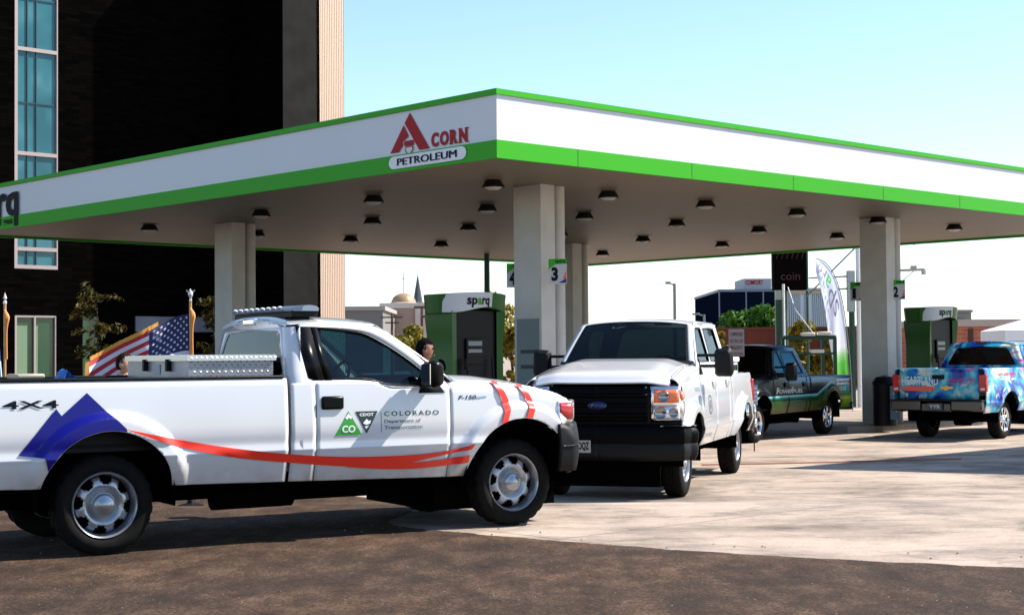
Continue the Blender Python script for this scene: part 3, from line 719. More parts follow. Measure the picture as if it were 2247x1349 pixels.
for yy in (-.35, .25):
    MB().box(-.40, -.36, yy-.025, yy+.025, zt_-.13, zt_-.03).obj('latch', BLACKP, tb, bevel=.006)
MB().box(-.366, -.36, -.10, .06, zt_-.16, zt_-.07).obj('name_plate', mat('blue_grey_plate', (.18, .22, .28), .4, .4), tb)
lbm = mat('pale_blue_lamp_housing', (.20, .25, .33), .25, .3, coat=.3)
lb = thing('light_bar', 'blue-grey warning light bar mounted across the white pickup roof', 'light bar')
lb.matrix_world = mw @ Matrix.Translation((1.78, .06, 1.885))
prof = [(-.16, .035), (-.13, .06), (0, .068), (.13, .06), (.17, .042), (.16, .018), (-.15, .018)]
LB = MB(); V = []
ysq = list(np.linspace(-.72, .72, 13))
def lbp(y, p): s_ = 1-.55*max(0, (abs(y)-.58)/.14)**2; return (p[0]*s_+(.06*(1-s_)), y, p[1])
LB.grid(lambda y, j: lbp(y, prof[int(j) % 7]), ysq, range(8)); LB.add([lbp(-.72, p) for p in prof], [tuple(range(7))]).add([lbp(.72, p) for p in prof], [tuple(range(7))])
LB.obj('housing', lbm, lb, smooth=40)
LED = mat('bright_lamp_lens', (.9, .93, 1), .15, coat=1)
for k in range(9): MB().lathe([(0, .012), (.018, .006), (.022, 0)], 10, 'z', (-.15, -.5+k*.13, .052)).obj('lamp', LED, lb)
MB().box(-.10, .12, -.5, -.42, -.05, .0).box(-.10, .12, .42, .5, -.05, 0).box(-.11, .13, -.66, .66, -.03, .018).obj('mounting_foot', BLACKP, lb)

# ---- white crew-cab truck seen from the front
def rw(x0, x1, z0, z1, slf=0, slr=0):
    return smooth_pts([(x0+.03, z0), (x1-.02, z0), (x1, z0+.02), (x1-slf, z1-.03), (x1-slf-.05, z1), (x0+slr+.03, z1), (x0+slr, z1-.03), (x0, z0+.03), (x0+.03, z0)], 1)[:-1]
mat('black_grille', (.0015, .0015, .002), .5, spec=.06)
S2 = Spec(wb=4.08, W=1.01, tk=.27, tail=-1.0, bedf=.90, cabr=.94, doors=[(1.22, 2.29), (2.31, 3.40)], cowl=3.45, apil=3.42, nosec=4.98, bow=.16, ra=.56, zc=.50, fl=.07, crease=.80, rr=.11,
    sill=.60, rail=1.50, railcap=False, belt=1.60, roof=2.27, roofr=1.02, rooff=2.78, hx=[1.36, 2.44], hz=1.38, handle='body',
    top=[(3.3, 1.66), (4.0, 1.62), (4.7, 1.52), (4.9, 1.47)], hb=.055, hdrop=.06, hslope=.3, mir=(3.12, 1.68, True), mirm=BLACKP,
    rt=.42, rim=.24, wstyle='steel8', rimm=STEEL, lamp=(1.05, 1.40), glass=GLASSD, brakem=RED, facem=BLACKP, lampm=CHROME, bumpm=mat('black_grille'),
    bump=(.66, .93, 34, .09), hl=(.63, 31, .97, 1.40), tgz=.85, tgm=None, rb=(.60, .80))
S2.windows = [rw(1.30, 2.25, 1.68, 2.15, .03, .06), smooth_pts([(2.38, 1.68), (3.20, 1.68), (3.24, 1.71), (2.98, 1.99), (2.82, 2.12), (2.74, 2.15), (2.41, 2.15), (2.38, 2.12), (2.36, 1.71), (2.38, 1.68)], 1)[:-1]]
hd2 = math.atan2(-.956, -.294)
T2 = build_truck(S2, 'pickup_truck', 'white crew-cab pickup facing the camera with a black grille and big black mirrors', (2.51, 23.97, GZ), hd2, WHITE)
S2.wrap('grille', mat('black_grille', (.0015, .0015, .002), .5, spec=.06), 0, S2.kk(.60), lambda k: .97, lambda k: 1.40, .035, nz=8)
for z in (1.05, 1.17, 1.29): S2.wrap('grille_bar', mat('black_grille'), 0, S2.kk(.58), lambda k: z-.03, lambda k: z+.03, .06, nz=4)
S2.wrap('turn_signal', AMBER, S2.kk(.66), 26, lambda k: 1.20, lambda k: 1.36, .035, nz=4)
S2.wrap('main_beam', CLEAR, S2.kk(.66), 26, lambda k: .99, lambda k: 1.17, .035, nz=4)
for k_, z_, r__ in ((20, 1.08, .075), (24, 1.08, .06), (21, 1.28, .07)):
    for sg in (-1, 1):
        q_ = S2.cpt(k_, z_, .045, sg); lp_ = MB().lathe([(r__, 0), (r__*.92, .012), (r__*.5, -.005), (0, .004)], 20, 'y').obj('reflector', mat('smoky_reflector', (.25, .25, .26), .1, .9), T2, smooth=60); lp_.location = q_; lp_.rotation_euler = (0, 0, -R(90)+sg*R(12))
S2.wrap('side_marker', AMBER, 27, 30, lambda k: 1.22, lambda k: 1.34, .03, nz=4)
S2.wrap('bumper_strip', CHROME, 20, 34, lambda k: .905, lambda k: .935, .10, nz=3)  # strip added for the highlight on the chrome bumper, blackened as in shade
S2.wrap('lower_bumper', BLACKP, 0, 34, lambda k: .50, lambda k: .76, .085, nz=5)
ov = MB().poly([circ(0, 1.17, .12, 32, .05)], lambda a, b: (S2.nx(0)+.072, a, b)).obj('badge', mat('blue_badge', (.02, .03, .12), .2, .5), T2, solid=.008)
textfit('Ford', (-.08, .08, 1.145, 1.195), lambda a, b: (S2.nx(0)+.082, a, b), 'lettering', CHROME, T2, bold=.0, shear=.3)
pl = MB().box(S2.nx(0)+.095, S2.nx(0)+.10, -.40, -.08, .60, .75).obj('number_plate', mat('plate_cream', (.30, .30, .27), .5), T2)
textfit('OQZ', (0, .14, .62, .73), lambda a, b: (S2.nx(0)+.104, a-.24, b), 'lettering', INK, pl, bold=.03)
LS2 = S2.SP(1, .006)
dsl = mat('dark_green_seal', (.08, .11, .10), .5)
MB().poly([circ(2.86, 1.12, .13, 32), circ(2.86, 1.12, .108, 32)[::-1]], LS2).poly([circ(2.86, 1.12, .06, 24), circ(2.86, 1.12, .045, 24)[::-1]], LS2).poly([[(2.82, 1.09), (2.90, 1.09), (2.86, 1.16)]], LS2).obj('seal_decal', dsl, T2, fixn=False)
textfit('POWER STROKE', (3.52, 3.86, 1.31, 1.36), lambda a, b: LS2(3.52+3.86-a, b), 'lettering', mat('grey_badge', (.3, .38, .42), .3, .8), T2, bold=.02)
MB().box(3.62, 3.66, .99, 1.03, 1.02, 1.26).obj('fender_vent', mat('grey_badge', (.3, .3, .3)), T2, bevel=.01)
textfit('NATURAL GAS VEHICLE', (2.6, 3.2, .70, .74), lambda a, b: LS2(5.8-a, b), 'lettering', GREYT, T2)
ts = thing('toolbox', 'white side toolbox on the bed rails of the white crew-cab pickup', 'toolbox')
mw2 = Matrix.Translation((2.51, 23.97, GZ)) @ Matrix.Rotation(hd2, 4, 'Z'); ts.matrix_world = mw2 @ Matrix.Translation((.45, .0, 1.50))
MB().box(-.36, .36, -.93, .93, .0, .17).obj('box_body', WHITE2, ts, bevel=.01); MB().box(-.38, .38, -.96, .96, .17, .24).obj('lid', WHITE2, ts, bevel=.015)
for xx in (-.2, 0, .2): MB().box(xx-.03, xx+.03, .925, .95, .04, .13).obj('latch', BLACKP, ts)

# ---- dark truck under the canopy
def livery_mat():
    m = bpy.data.materials.new('dark_truck_livery'); m.use_nodes = True; n = m.node_tree; b = n.nodes['Principled BSDF']; L = n.links.new
    tc = n.nodes.new('ShaderNodeTexCoord'); sx = n.nodes.new('ShaderNodeSeparateXYZ'); L(tc.outputs['Object'], sx.inputs[0])
    def mth(op, a, c):
        q = n.nodes.new('ShaderNodeMath'); q.operation = op
        for i, v in enumerate((a, c)):
            if isinstance(v, (int, float)): q.inputs[i].default_value = v
            else: L(v, q.inputs[i])
        return q.outputs[0]
    rear = mth('MAXIMUM', mth('SUBTRACT', .9, sx.outputs[0]), 0)         # grows towards the tail
    zz = mth('SUBTRACT', sx.outputs[2], mth('MULTIPLY', mth('MINIMUM', rear, .9), .30))
    r = ramp(n, [(.0, (.004, .004, .003)), (.50, (.006, .01, .001)), (.62, (.025, .035, .001)), (.74, (.012, .05, .002)), (.84, (.003, .03, .008)), (.885, (.02, .25, .22)), (.90, (.30, .60, .65)), (.93, (.003, .004, .007)), (1, (.003, .004, .007))])
    L(zz, r.inputs[0])
    r2 = ramp(n, [(.55, (.02, .25, .01)), (.70, (.35, .55, .01)), (.80, (.60, .62, .01)), (.86, (.02, .28, .05)), (1.0, (.05, .42, .35))])
    L(sx.outputs[2], r2.inputs[0])
    f = n.nodes.new('ShaderNodeMapRange'); f.inputs[1].default_value = -.45; f.inputs[2].default_value = -.85; L(sx.outputs[0], f.inputs[0])
    mx = n.nodes.new('ShaderNodeMix'); mx.data_type = 'RGBA'; L(f.outputs[0], mx.inputs[0]); L(r.outputs[0], mx.inputs[6]); L(r2.outputs[0], mx.inputs[7])
    gt = n.nodes.new('ShaderNodeMath'); gt.operation = 'GREATER_THAN'; L(sx.outputs[2], gt.inputs[0]); gt.inputs[1].default_value = 1.16
    mx2 = n.nodes.new('ShaderNodeMix'); mx2.data_type = 'RGBA'; L(gt.outputs[0], mx2.inputs[0]); L(mx.outputs[2], mx2.inputs[6]); fx = n.nodes.new('ShaderNodeMapRange'); fx.inputs[1].default_value = 2.3; fx.inputs[2].default_value = 2.7; L(sx.outputs[0], fx.inputs[0]); up_ = n.nodes.new('ShaderNodeMix'); up_.data_type = 'RGBA'; L(fx.outputs[0], up_.inputs[0]); up_.inputs[6].default_value = (.005, .10, .22, 1); up_.inputs[7].default_value = (.002, .004, .006, 1); L(up_.outputs[2], mx2.inputs[7])
    L(mx2.outputs[2], b.inputs['Base Color']); b.inputs['Roughness'].default_value = .25; b.inputs['Specular IOR Level'].default_value = .18; return m
LIV = livery_mat()
S3 = Spec(wb=3.9, W=.99, tail=-1.2, bedf=1.22, cabr=1.26, doors=[(1.46, 2.46), (2.48, 3.28)], cowl=3.32, apil=3.30, nosec=4.85, bow=.25, fl=.05,
    sill=.55, rail=1.30, railcap=False, belt=1.30, roof=1.98, roofr=1.42, rooff=2.72, hx=[1.58, 2.6], hz=1.14, handle='body',
    top=[(3.2, 1.32), (4.0, 1.28), (4.6, 1.18), (4.8, 1.12)], hb=.02, hdrop=.05, hslope=.25, mir=(2.98, 1.42, True), mirm=BLACKP,
    rt=.395, rim=.25, wstyle='spoke6', rimm=CHROME, lamp=(.88, 1.22), glass=mat('blue_tinted_window', (.004, .14, .24), .25, spec=.12), brakem=RED, facem=BLACKP, lampm=CLEAR, bumpm=CHROME,
    bump=(.48, .80, 34, .06), hl=(.62, 32, .90, 1.10), tgz=.72, tgm=None, rb=(.50, .66))
S3.wsg = GLASSD
S3.windows = [rw(1.56, 2.42, 1.38, 1.84, .04, .10), smooth_pts([(2.52, 1.38), (3.10, 1.38), (3.12, 1.41), (2.84, 1.70), (2.72, 1.82), (2.66, 1.84), (2.53, 1.84), (2.50, 1.81), (2.49, 1.41), (2.52, 1.38)], 1)[:-1]]
hd3 = math.atan2(31.7-35, 4.96-7.04); u3 = (math.cos(hd3), math.sin(hd3)); l3 = (-u3[1], u3[0])
o3 = (7.04-l3[0]*.93, 35-l3[1]*.93, GZ)
T3 = build_truck(S3, 'pickup_truck', 'black and blue pickup with a green stripe parked under the canopy', o3, hd3, LIV)
LS3 = S3.SP(1, .006)
PALE = mat('pale_lettering', (.45, .50, .48), .5)
def lt(S_, s_, x0, x1): return lambda a, b: s_(x0+x1-a, b)
textfit('POWERFUEL', (1.72, 3.16, .965, 1.045), lt(S3, LS3, 1.72, 3.16), 'lettering', PALE, T3, bold=.02, shear=.2, sub=.1)
textfit('P', (3.00, 3.16, .965, 1.09), lt(S3, LS3, 3.00, 3.16), 'lettering', PALE, T3, bold=.02, shear=.2)
textfit('F', (2.23, 2.34, .965, 1.09), lt(S3, LS3, 2.23, 2.34), 'lettering', PALE, T3, bold=.02, shear=.2)
MB().grid(lambda x, z: LS3(x, z), np.linspace(-1.15, -.30, 8), (1.09, 1.15, 1.22)).obj('badge_plate', SIGNW, T3, fixn=False)
textfit('Clean Energy', (-1.12, -.34, 1.11, 1.19), lt(S3, S3.SP(1, .010), -1.12, -.34), 'lettering', INK, T3, bold=.01, sub=.1)
textfit('CNG', (-.85, -.45, .96, 1.04), lt(S3, LS3, -.85, -.45), 'lettering', SIGNW, T3, bold=.02, sub=.1)

# ---- tie-dye coloured truck seen from behind
def tiedye():
    m = bpy.data.materials.new('tie_dye_livery'); m.use_nodes = True; n = m.node_tree; b = n.nodes['Principled BSDF']; L = n.links.new
    tc = n.nodes.new('ShaderNodeTexCoord')
    def nz(s, off, dist=1.5):
        mp = n.nodes.new('ShaderNodeMapping'); mp.inputs['Location'].default_value = off; L(tc.outputs['Object'], mp.inputs[0])
        t = n.nodes.new('ShaderNodeTexNoise'); t.inputs['Scale'].default_value = s; t.inputs['Detail'].default_value = 3; t.inputs['Distortion'].default_value = dist; L(mp.outputs[0], t.inputs[0]); return t.outputs['Fac']
    r = ramp(n, [(.30, (.008, .01, .16)), (.42, (.004, .05, .32)), (.50, (.006, .22, .42)), (.58, (.05, .38, .48)), (.68, (.45, .52, .42))]); L(nz(1.5, (3.1, 1.2, 5)), r.inputs[0])
    r2 = ramp(n, [(.56, (0, 0, 0)), (.64, (1, 1, 1))]); L(nz(1.9, (7, 3, 1)), r2.inputs[0])
    r3 = ramp(n, [(.60, (0, 0, 0)), (.68, (1, 1, 1))]); L(nz(2.3, (1, 9, 4)), r3.inputs[0])
    mx = n.nodes.new('ShaderNodeMix'); mx.data_type = 'RGBA'; L(r2.outputs[0], mx.inputs[0]); L(r.outputs[0], mx.inputs[6]); mx.inputs[7].default_value = (.60, .62, .52, 1)
    mx2 = n.nodes.new('ShaderNodeMix'); mx2.data_type = 'RGBA'; L(r3.outputs[0], mx2.inputs[0]); L(mx.outputs[2], mx2.inputs[6]); mx2.inputs[7].default_value = (.42, .05, .32, 1)
    L(mx2.outputs[2], b.inputs['Base Color']); b.inputs['Roughness'].default_value = .25; b.inputs['Specular IOR Level'].default_value = .3; return m
TD = tiedye()
S4 = Spec(wb=3.9, W=1.0, tail=-1.25, bedf=.98, cabr=1.02, doors=[(1.26, 2.3), (2.32, 3.24)], cowl=3.3, apil=3.26, nosec=4.85, bow=.25, fl=.05, ra=.54,
    sill=.56, rail=1.46, railcap=False, belt=1.45, roof=2.01, roofr=1.12, rooff=2.7, hx=[1.4, 2.44], hz=1.25, handle='body',
    top=[(3.2, 1.42), (4.0, 1.38), (4.6, 1.3), (4.8, 1.25)], hb=.03, hdrop=.05, hslope=.25, mir=(2.95, 1.5, True), mirm=BLACKP,
    rt=.40, rim=.25, wstyle='spoke8', rimm=CHROME, lamp=(.98, 1.34), glass=glass('blue_dark_glass', (.03, .07, .12), 1.8), brakem=mat('dark_brake_lamp', (.03, .004, .004), .3), facem=BLACKP, lampm=CLEAR, bumpm=CHROME,
    bump=(.5, .85, 34, .06), hl=(.62, 32, .95, 1.2), tgz=.84, tgm=None, rb=(.60, .82))
S4.windows = [rw(1.36, 2.26, 1.52, 1.88, .04, .08), smooth_pts([(2.36, 1.52), (3.05, 1.52), (3.08, 1.55), (2.84, 1.78), (2.72, 1.87), (2.66, 1.88), (2.38, 1.88), (2.35, 1.85), (2.34, 1.55), (2.36, 1.52)], 1)[:-1]]
ph4 = R(52)
T4 = build_truck(S4, 'pickup_truck', 'bright blue and cyan tie-dye painted pickup seen from behind, tailgate towards the pump', (9.45, 33.07, GZ), ph4, TD)
TG = lambda a, b: (S4.tail-.014, a, b)     # viewed from behind: left of picture is +y
tgf = lambda x0, x1: (lambda a, b: (S4.tail-.026, -(a), b))
textfit('HEARTLAND', (-.78, .0, 1.12, 1.30), tgf(0, 0), 'lettering', mat('pale_blue_lettering', (.45, .62, .72), .4), T4, bold=.02)
MB().poly([smooth_pts([(-.74, 1.10), (-.1, 1.10), (-.06, 1.05), (-.1, 1.0), (-.74, 1.0), (-.78, 1.05), (-.74, 1.10)], 2)[:-1]], tgf(0, 0)).obj('logo_decal', mat('orange_red_vinyl', (.7, .08, .04), .4), T4, fixn=False)
polydecal([(.06, 1.09), (.14, 1.09), (.15, 1.11), (.21, 1.11), (.22, 1.09), (.32, 1.09), (.30, 1.045), (.21, 1.045), (.20, 1.02), (.13, 1.02), (.12, 1.045), (.04, 1.045)], tgf(0, 0), 'badge', mat('gold_badge', (.6, .35, .06), .3, .6), T4)
textfit('405.680.7785', (.22, .78, 1.20, 1.26), tgf(0, 0), 'lettering', mat('magenta_lettering', (.5, .02, .12), .4), T4, bold=.02)
polydecal([(.22, 1.165), (.78, 1.165), (.78, 1.15), (.22, 1.15)], tgf(0, 0), 'lettering', mat('magenta_lettering'), T4)
textfit('405.680.7785', (-.55, .45, 1.30, 1.36), S4.SP(-1, .006), 'lettering', mat('magenta_lettering'), T4, bold=.01, sub=.1)
textfit('natural gas', (-.5, .4, 1.20, 1.26), S4.SP(-1, .006), 'lettering', SIGNW, T4, bold=.01, sub=.1)
pl4 = MB().box(S4.tail-.215, S4.tail-.208, -.16, .16, .62, .76).obj('number_plate', mat('dark_plate', (.03, .03, .05), .4), T4)
textfit('YYR', (-.12, .12, .65, .73), lambda a, b: (S4.tail-.22, -a, b), 'lettering', mat('pale_lettering'), pl4, bold=.02)

# ---------------------------------------------------------------- station canopy
N0 = Vector((-.2138, 24.4546, 0)); TH = .8157
A_ = Vector((-math.cos(TH), math.sin(TH), 0)); B_ = Vector((math.sin(TH), math.cos(TH), 0))
LA, LB_, H0, H1 = 19.55, 22.4, 4.60, 5.69
Zv = Vector((0, 0, 1))
def cf(a, b, z): return tuple(N0+A_*a+B_*b+Zv*z)
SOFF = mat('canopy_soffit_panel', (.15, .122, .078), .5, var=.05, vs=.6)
can = thing('fuel_canopy', 'large flat filling-station canopy with a white and green fascia on pale columns', 'canopy', tuple(N0))
def sub(o, par):
    o.parent = par; o.matrix_parent_inverse = Matrix.Translation(-Vector(par.location)); return o
def cbox(mb, a0, a1, b0, b1, z0, z1):
    P = [cf(a, b, z) for a in (a0, a1) for b in (b0, b1) for z in (z0, z1)]
    return mb.add(P, [(0, 1, 3, 2), (4, 6, 7, 5), (0, 4, 5, 1), (2, 3, 7, 6), (0, 2, 6, 4), (1, 5, 7, 3)])
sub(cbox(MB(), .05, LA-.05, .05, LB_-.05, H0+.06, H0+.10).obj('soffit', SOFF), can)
sub(cbox(MB(), .1, LA-.1, .1, LB_-.1, H1-.25, H1-.15).obj('roof_deck', WHITE2), can)
FW = mat('white_fascia_panel', (.55, .55, .58), .35, var=.02, vs=.8)
def fascia(b_side, b0):
    # bands run along a (b_side) or along b; 'o' is the outward offset
    for nm, m, z0, z1, o in (('green_band', GREEN, H0, 4.885, .03), ('white_band', FW, 4.885, 5.60, .0), ('green_trim', GREEN, 5.60, H1, .035)):
        mb = MB()
        if b_side == 'a0': cbox(mb, -o, .05, -o, LB_+o, z0, z1)
        if b_side == 'b0': cbox(mb, .05, LA+o, -o, .05, z0, z1)
        if b_side == 'a1': cbox(mb, LA-.05, LA+o, .05, LB_+o, z0, z1)
        if b_side == 'b1': cbox(mb, .05, LA-.05, LB_-.05, LB_+o, z0, z1)
        sub(mb.obj(nm, m), can)
for q in ('a0', 'b0', 'a1', 'b1'): fascia(q, 0)
JG = mat('joint_green', (.012, .12, .004), .7)
for b in (1.78, 4.65, 7.6, 10.6, 13.5, 16.4, 19.4):
    sub(cbox(MB(), -.033, -.03, b-.008, b+.008, H0+.01, 4.88).obj('fascia_joint', JG, smooth=0), can)
# lettering on the left fascia: s runs away from the corner, text runs towards it
LF = lambda e: (lambda s, z: cf(s, -e, z))
REDP = mat('red_sign_letters', (.32, .002, .004), .5, spec=.2)
def part_on(o): return sub(o, can)
ac = lambda pts: [(2.63-p[0], p[1]) for p in pts]
FA = lambda e: (lambda u, v: cf(2.63-u, -e, v))      # u runs to the right
def pd(pts, e, m, nm='logo_sign'): return part_on(polydecal(pts, FA(e), nm, m, None, 5))
pd([(.52, 5.56), (1.02, 4.915), (.76, 4.915), (.63, 5.08), (.60, 5.12), (.38, 5.40)], .012, REDP)
pd([(.355, 5.37), (.49, 5.17), (.40, 5.13), (.33, 5.10), (.33, 5.03), (.23, 4.93), (.0, 4.93)], .012, REDP)
pd([(.375, 5.10), (.62, 5.10), (.62, 5.03), (.60, 5.01), (.395, 5.01), (.375, 5.03)], .02, REDP)
nut = [(.39, 5.00), (.605, 5.00), (.60, 4.93), (.55, 4.885), (.50, 4.86), (.45, 4.885), (.40, 4.93)]
part_on(MB().poly([nut, [(.5+(x-.5)*.82, 4.94+(y-4.94)*.82) for x, y in nut][::-1]], FA(.02)).obj('logo_sign', REDP, fixn=False))
pd([(.5+(x-.5)*.8, 4.94+(y-4.94)*.8) for x, y in nut], .012, FW)
CW = [('C', 1.06, 1.25), ('O', 1.275, 1.50), ('R', 1.525, 1.72), ('N', 1.745, 1.955)]
for ch_, u0_, u1_ in CW:
    for e_, dx_ in ((.012, 0), (.014, .012)): part_on(textfit(ch_, (u0_+dx_, u1_-.012+dx_, 4.925, 5.16), FA(e_), 'logo_lettering', REDP, None, bold=.045))
for u0_ in (1.515, 1.735, 1.90):
    for z_ in (4.925, 5.142): pd([(u0_, z_), (u0_+.085, z_), (u0_+.085, z_+.018), (u0_, z_+.018)], .017, REDP, 'logo_lettering')
pill = []
for k in range(13): a = math.pi/2+math.pi*k/12; pill.append((.13+.13*math.cos(a), 4.758+.105*math.sin(a)))
for k in range(13): a = -math.pi/2+math.pi*k/12; pill.append((1.83+.13*math.cos(a), 4.758+.105*math.sin(a)))
pd(pill, .045, mat('name_plate_white', (.70, .70, .72), .5), 'name_plate')
for e_, dx_ in ((.052, 0), (.054, .010), (.056, .020)): part_on(textfit('PETROLEUM', (.22+dx_, 1.72+dx_, 4.70, 4.82), FA(e_), 'logo_lettering', mat('navy_lettering', (.003, .006, .025), .5, spec=.1), None, bold=.0))
SPL = lambda e: (lambda u, v: cf(19.2-u, -e, v))
part_on(textfit('sparq', (.0, 2.9, 4.64, 5.44), SPL(.045), 'logo_lettering', INK, None, bold=.03))
part_on(textfit('natural gas', (1.0, 2.62, 4.65, 4.86), SPL(.048), 'logo_lettering', INK, None, bold=.02))
# recessed down-lights
FIX = mat('black_light_housing', (.004, .004, .004), .6); LENS = mat('frosted_lens', (.5, .5, .45), .3)
for a in (2.7, 6.15, 10.0, 14.6):
    for b in (2.4, 5.4, 8.3, 11.4, 14.5, 17.8):
        c = cf(a, b, H0+.06)
        f = MB().lathe([(0, 0), (.13, 0), (.15, -.02), (.21, -.125), (.205, -.13), (.16, -.13)], 24, 'z', c).obj('light_fixture', FIX, smooth=40); sub(f, can)
        MB().lathe([(.16, -.131), (.10, -.165), (0, -.175)], 20, 'z', c).obj('lens', LENS, None).parent = f
        f.children[0].matrix_parent_inverse = Matrix.Identity(4)
# columns with drain pipes
COLM = mat('pale_column_paint', (.47, .455, .42), .55, var=.07, vs=3, bump=.1, bs=30)
add_dirt(COLM, -.3, 2.0, (.10, .12, .12), .6)
cols = []
for a, b in ((2.96, 3.66), (2.95, 14.83), (13.2, 3.7), (13.2, 14.9)):
    c_ = cbox(MB(), a-.36, a+.36, b-.18, b+.18, gz(40)-.0, H0+.06).obj('column', COLM); sub(c_, can)
    p_ = MB().tube([cf(a-.20, b+.42, gz(40)), cf(a-.20, b+.42, H0+.06)], .13, 24).obj('drain_pipe', COLM, smooth=60); p_.parent = c_
    q_ = cbox(MB(), a-.2, a+.24, b+.18, b+.29, gz(40), H0+.06).obj('pipe_cover', COLM); q_.parent = c_
    cols.append((a, b, c_))
    if (a, b) == (2.96, 3.66):
        cf2 = lambda e: (lambda u, v: cf(a+.30-u, b-.18-e, v))
        for z_ in (1.28, 1.56): polydecal([(.1, z_), (.52, z_), (.52, z_+.07), (.1, z_+.07)], cf2(.004), 'notice_line', mat('notice_dark', (.02, .03, .035), .6), c_, 5)
        polydecal([(.0, -.2), (.6, -.2), (.6, 2.2), (.0, 2.2)], cf2(.002), 'notice_panel', mat('grey_teal_panel', (.12, .17, .18), .5), c_, 5)

# pump number signs on the columns
def vec(a, b): return N0+A_*a+B_*b
def number_sign(a, b, z, num, label, flagc=True):
    t = thing('pump_number_sign', label, 'sign', (a, b, z), 0, 'pump number signs on the canopy columns')
    r = Vector((1, 0, 0)); q_n = Vector((0, -1, 0))
    def fn(e): return lambda u, v: tuple(r*u+q_n*e+Zv*v)
    w_, h_ = .33, .45
    M = MB().prism([(0, 0), (w_, 0), (w_, h_), (0, h_)], lambda u, v, d: tuple(r*u+q_n*d+Zv*v), .02); M.obj('board', mat('number_sign_white', (.42, .42, .42), .5), t)
    polydecal([(0, h_), (w_, h_), (w_, h_-.09), (.12, h_-.10), (.05, h_-.15), (0, h_-.19)], fn(.023), 'green_header', GREEN, t, 1)
    textfit('sparq', (.12, w_-.03, h_-.09, h_-.02), fn(.026), 'lettering', INK, t, bold=.02)
    textfit(num, (.05, .17 if num != '1' else .13, .05, .30), fn(.026), 'lettering', INK, t, bold=.05)
    if flagc:
        polydecal([(.18, .02), (w_-.01, .02), (w_-.01, .10)], fn(.024), 'flag_decal', BLUED, t, 1)
        polydecal([(.26, .10), (w_-.01, .24), (w_-.01, .19), (.30, .08)], fn(.025), 'flag_decal', REDD, t, 1)
        polydecal([(.28, .08), (w_-.01, .15), (w_-.01, .12)], fn(.026), 'flag_decal', REDD, t, 1)
    MB().tube([tuple(Vector((w_/2, .3, .4))), (w_/2, .0, .4)], .012, 8).tube([(w_/2, .3, .1), (w_/2, .0, .1)], .012, 8).obj('bracket', BLACKP, t)
q3 = at(1204, 623, 28.3); number_sign(q3.x, q3.y, q3.z, '3', 'pump number 3 sign fixed to the near central canopy column')
q3 = at(1112, 631, 29.4); number_sign(q3.x, q3.y, q3.z, '4', 'pump number 4 sign on the left side of the near central column')
q3 = at(1955, 657, 36.6); number_sign(q3.x, q3.y, q3.z, '2', 'pump number 2 sign on the right side of the right-hand column')
q3 = at(1866, 660, 37.9); number_sign(q3.x, q3.y, q3.z, '1', 'pump number 1 sign on the left side of the right-hand column')

# pump islands
for a, b0, b1, lb_ in ((2.9, -.4, 5.2, 'low concrete pump island under the near central column'), (2.9, 13.4, 19.4, 'low concrete pump island under the right-hand column')):
    o = MB(); loop = [(-.55, 0), (-.35, -.45), (.35, -.45), (.55, 0), (.55, b1-b0), (.35, b1-b0+.4), (-.35, b1-b0+.4), (-.55, b1-b0)]
    o.prism([(a+x, b0+y) for x, y in loop], lambda u, v, d: tuple(vec(u, v)+Zv*(gz(40)+d)), .15)
    tag(o.obj('pump_island', mat('island_concrete', (.20, .18, .16), .85, var=.1)), lb_, 'pump island')

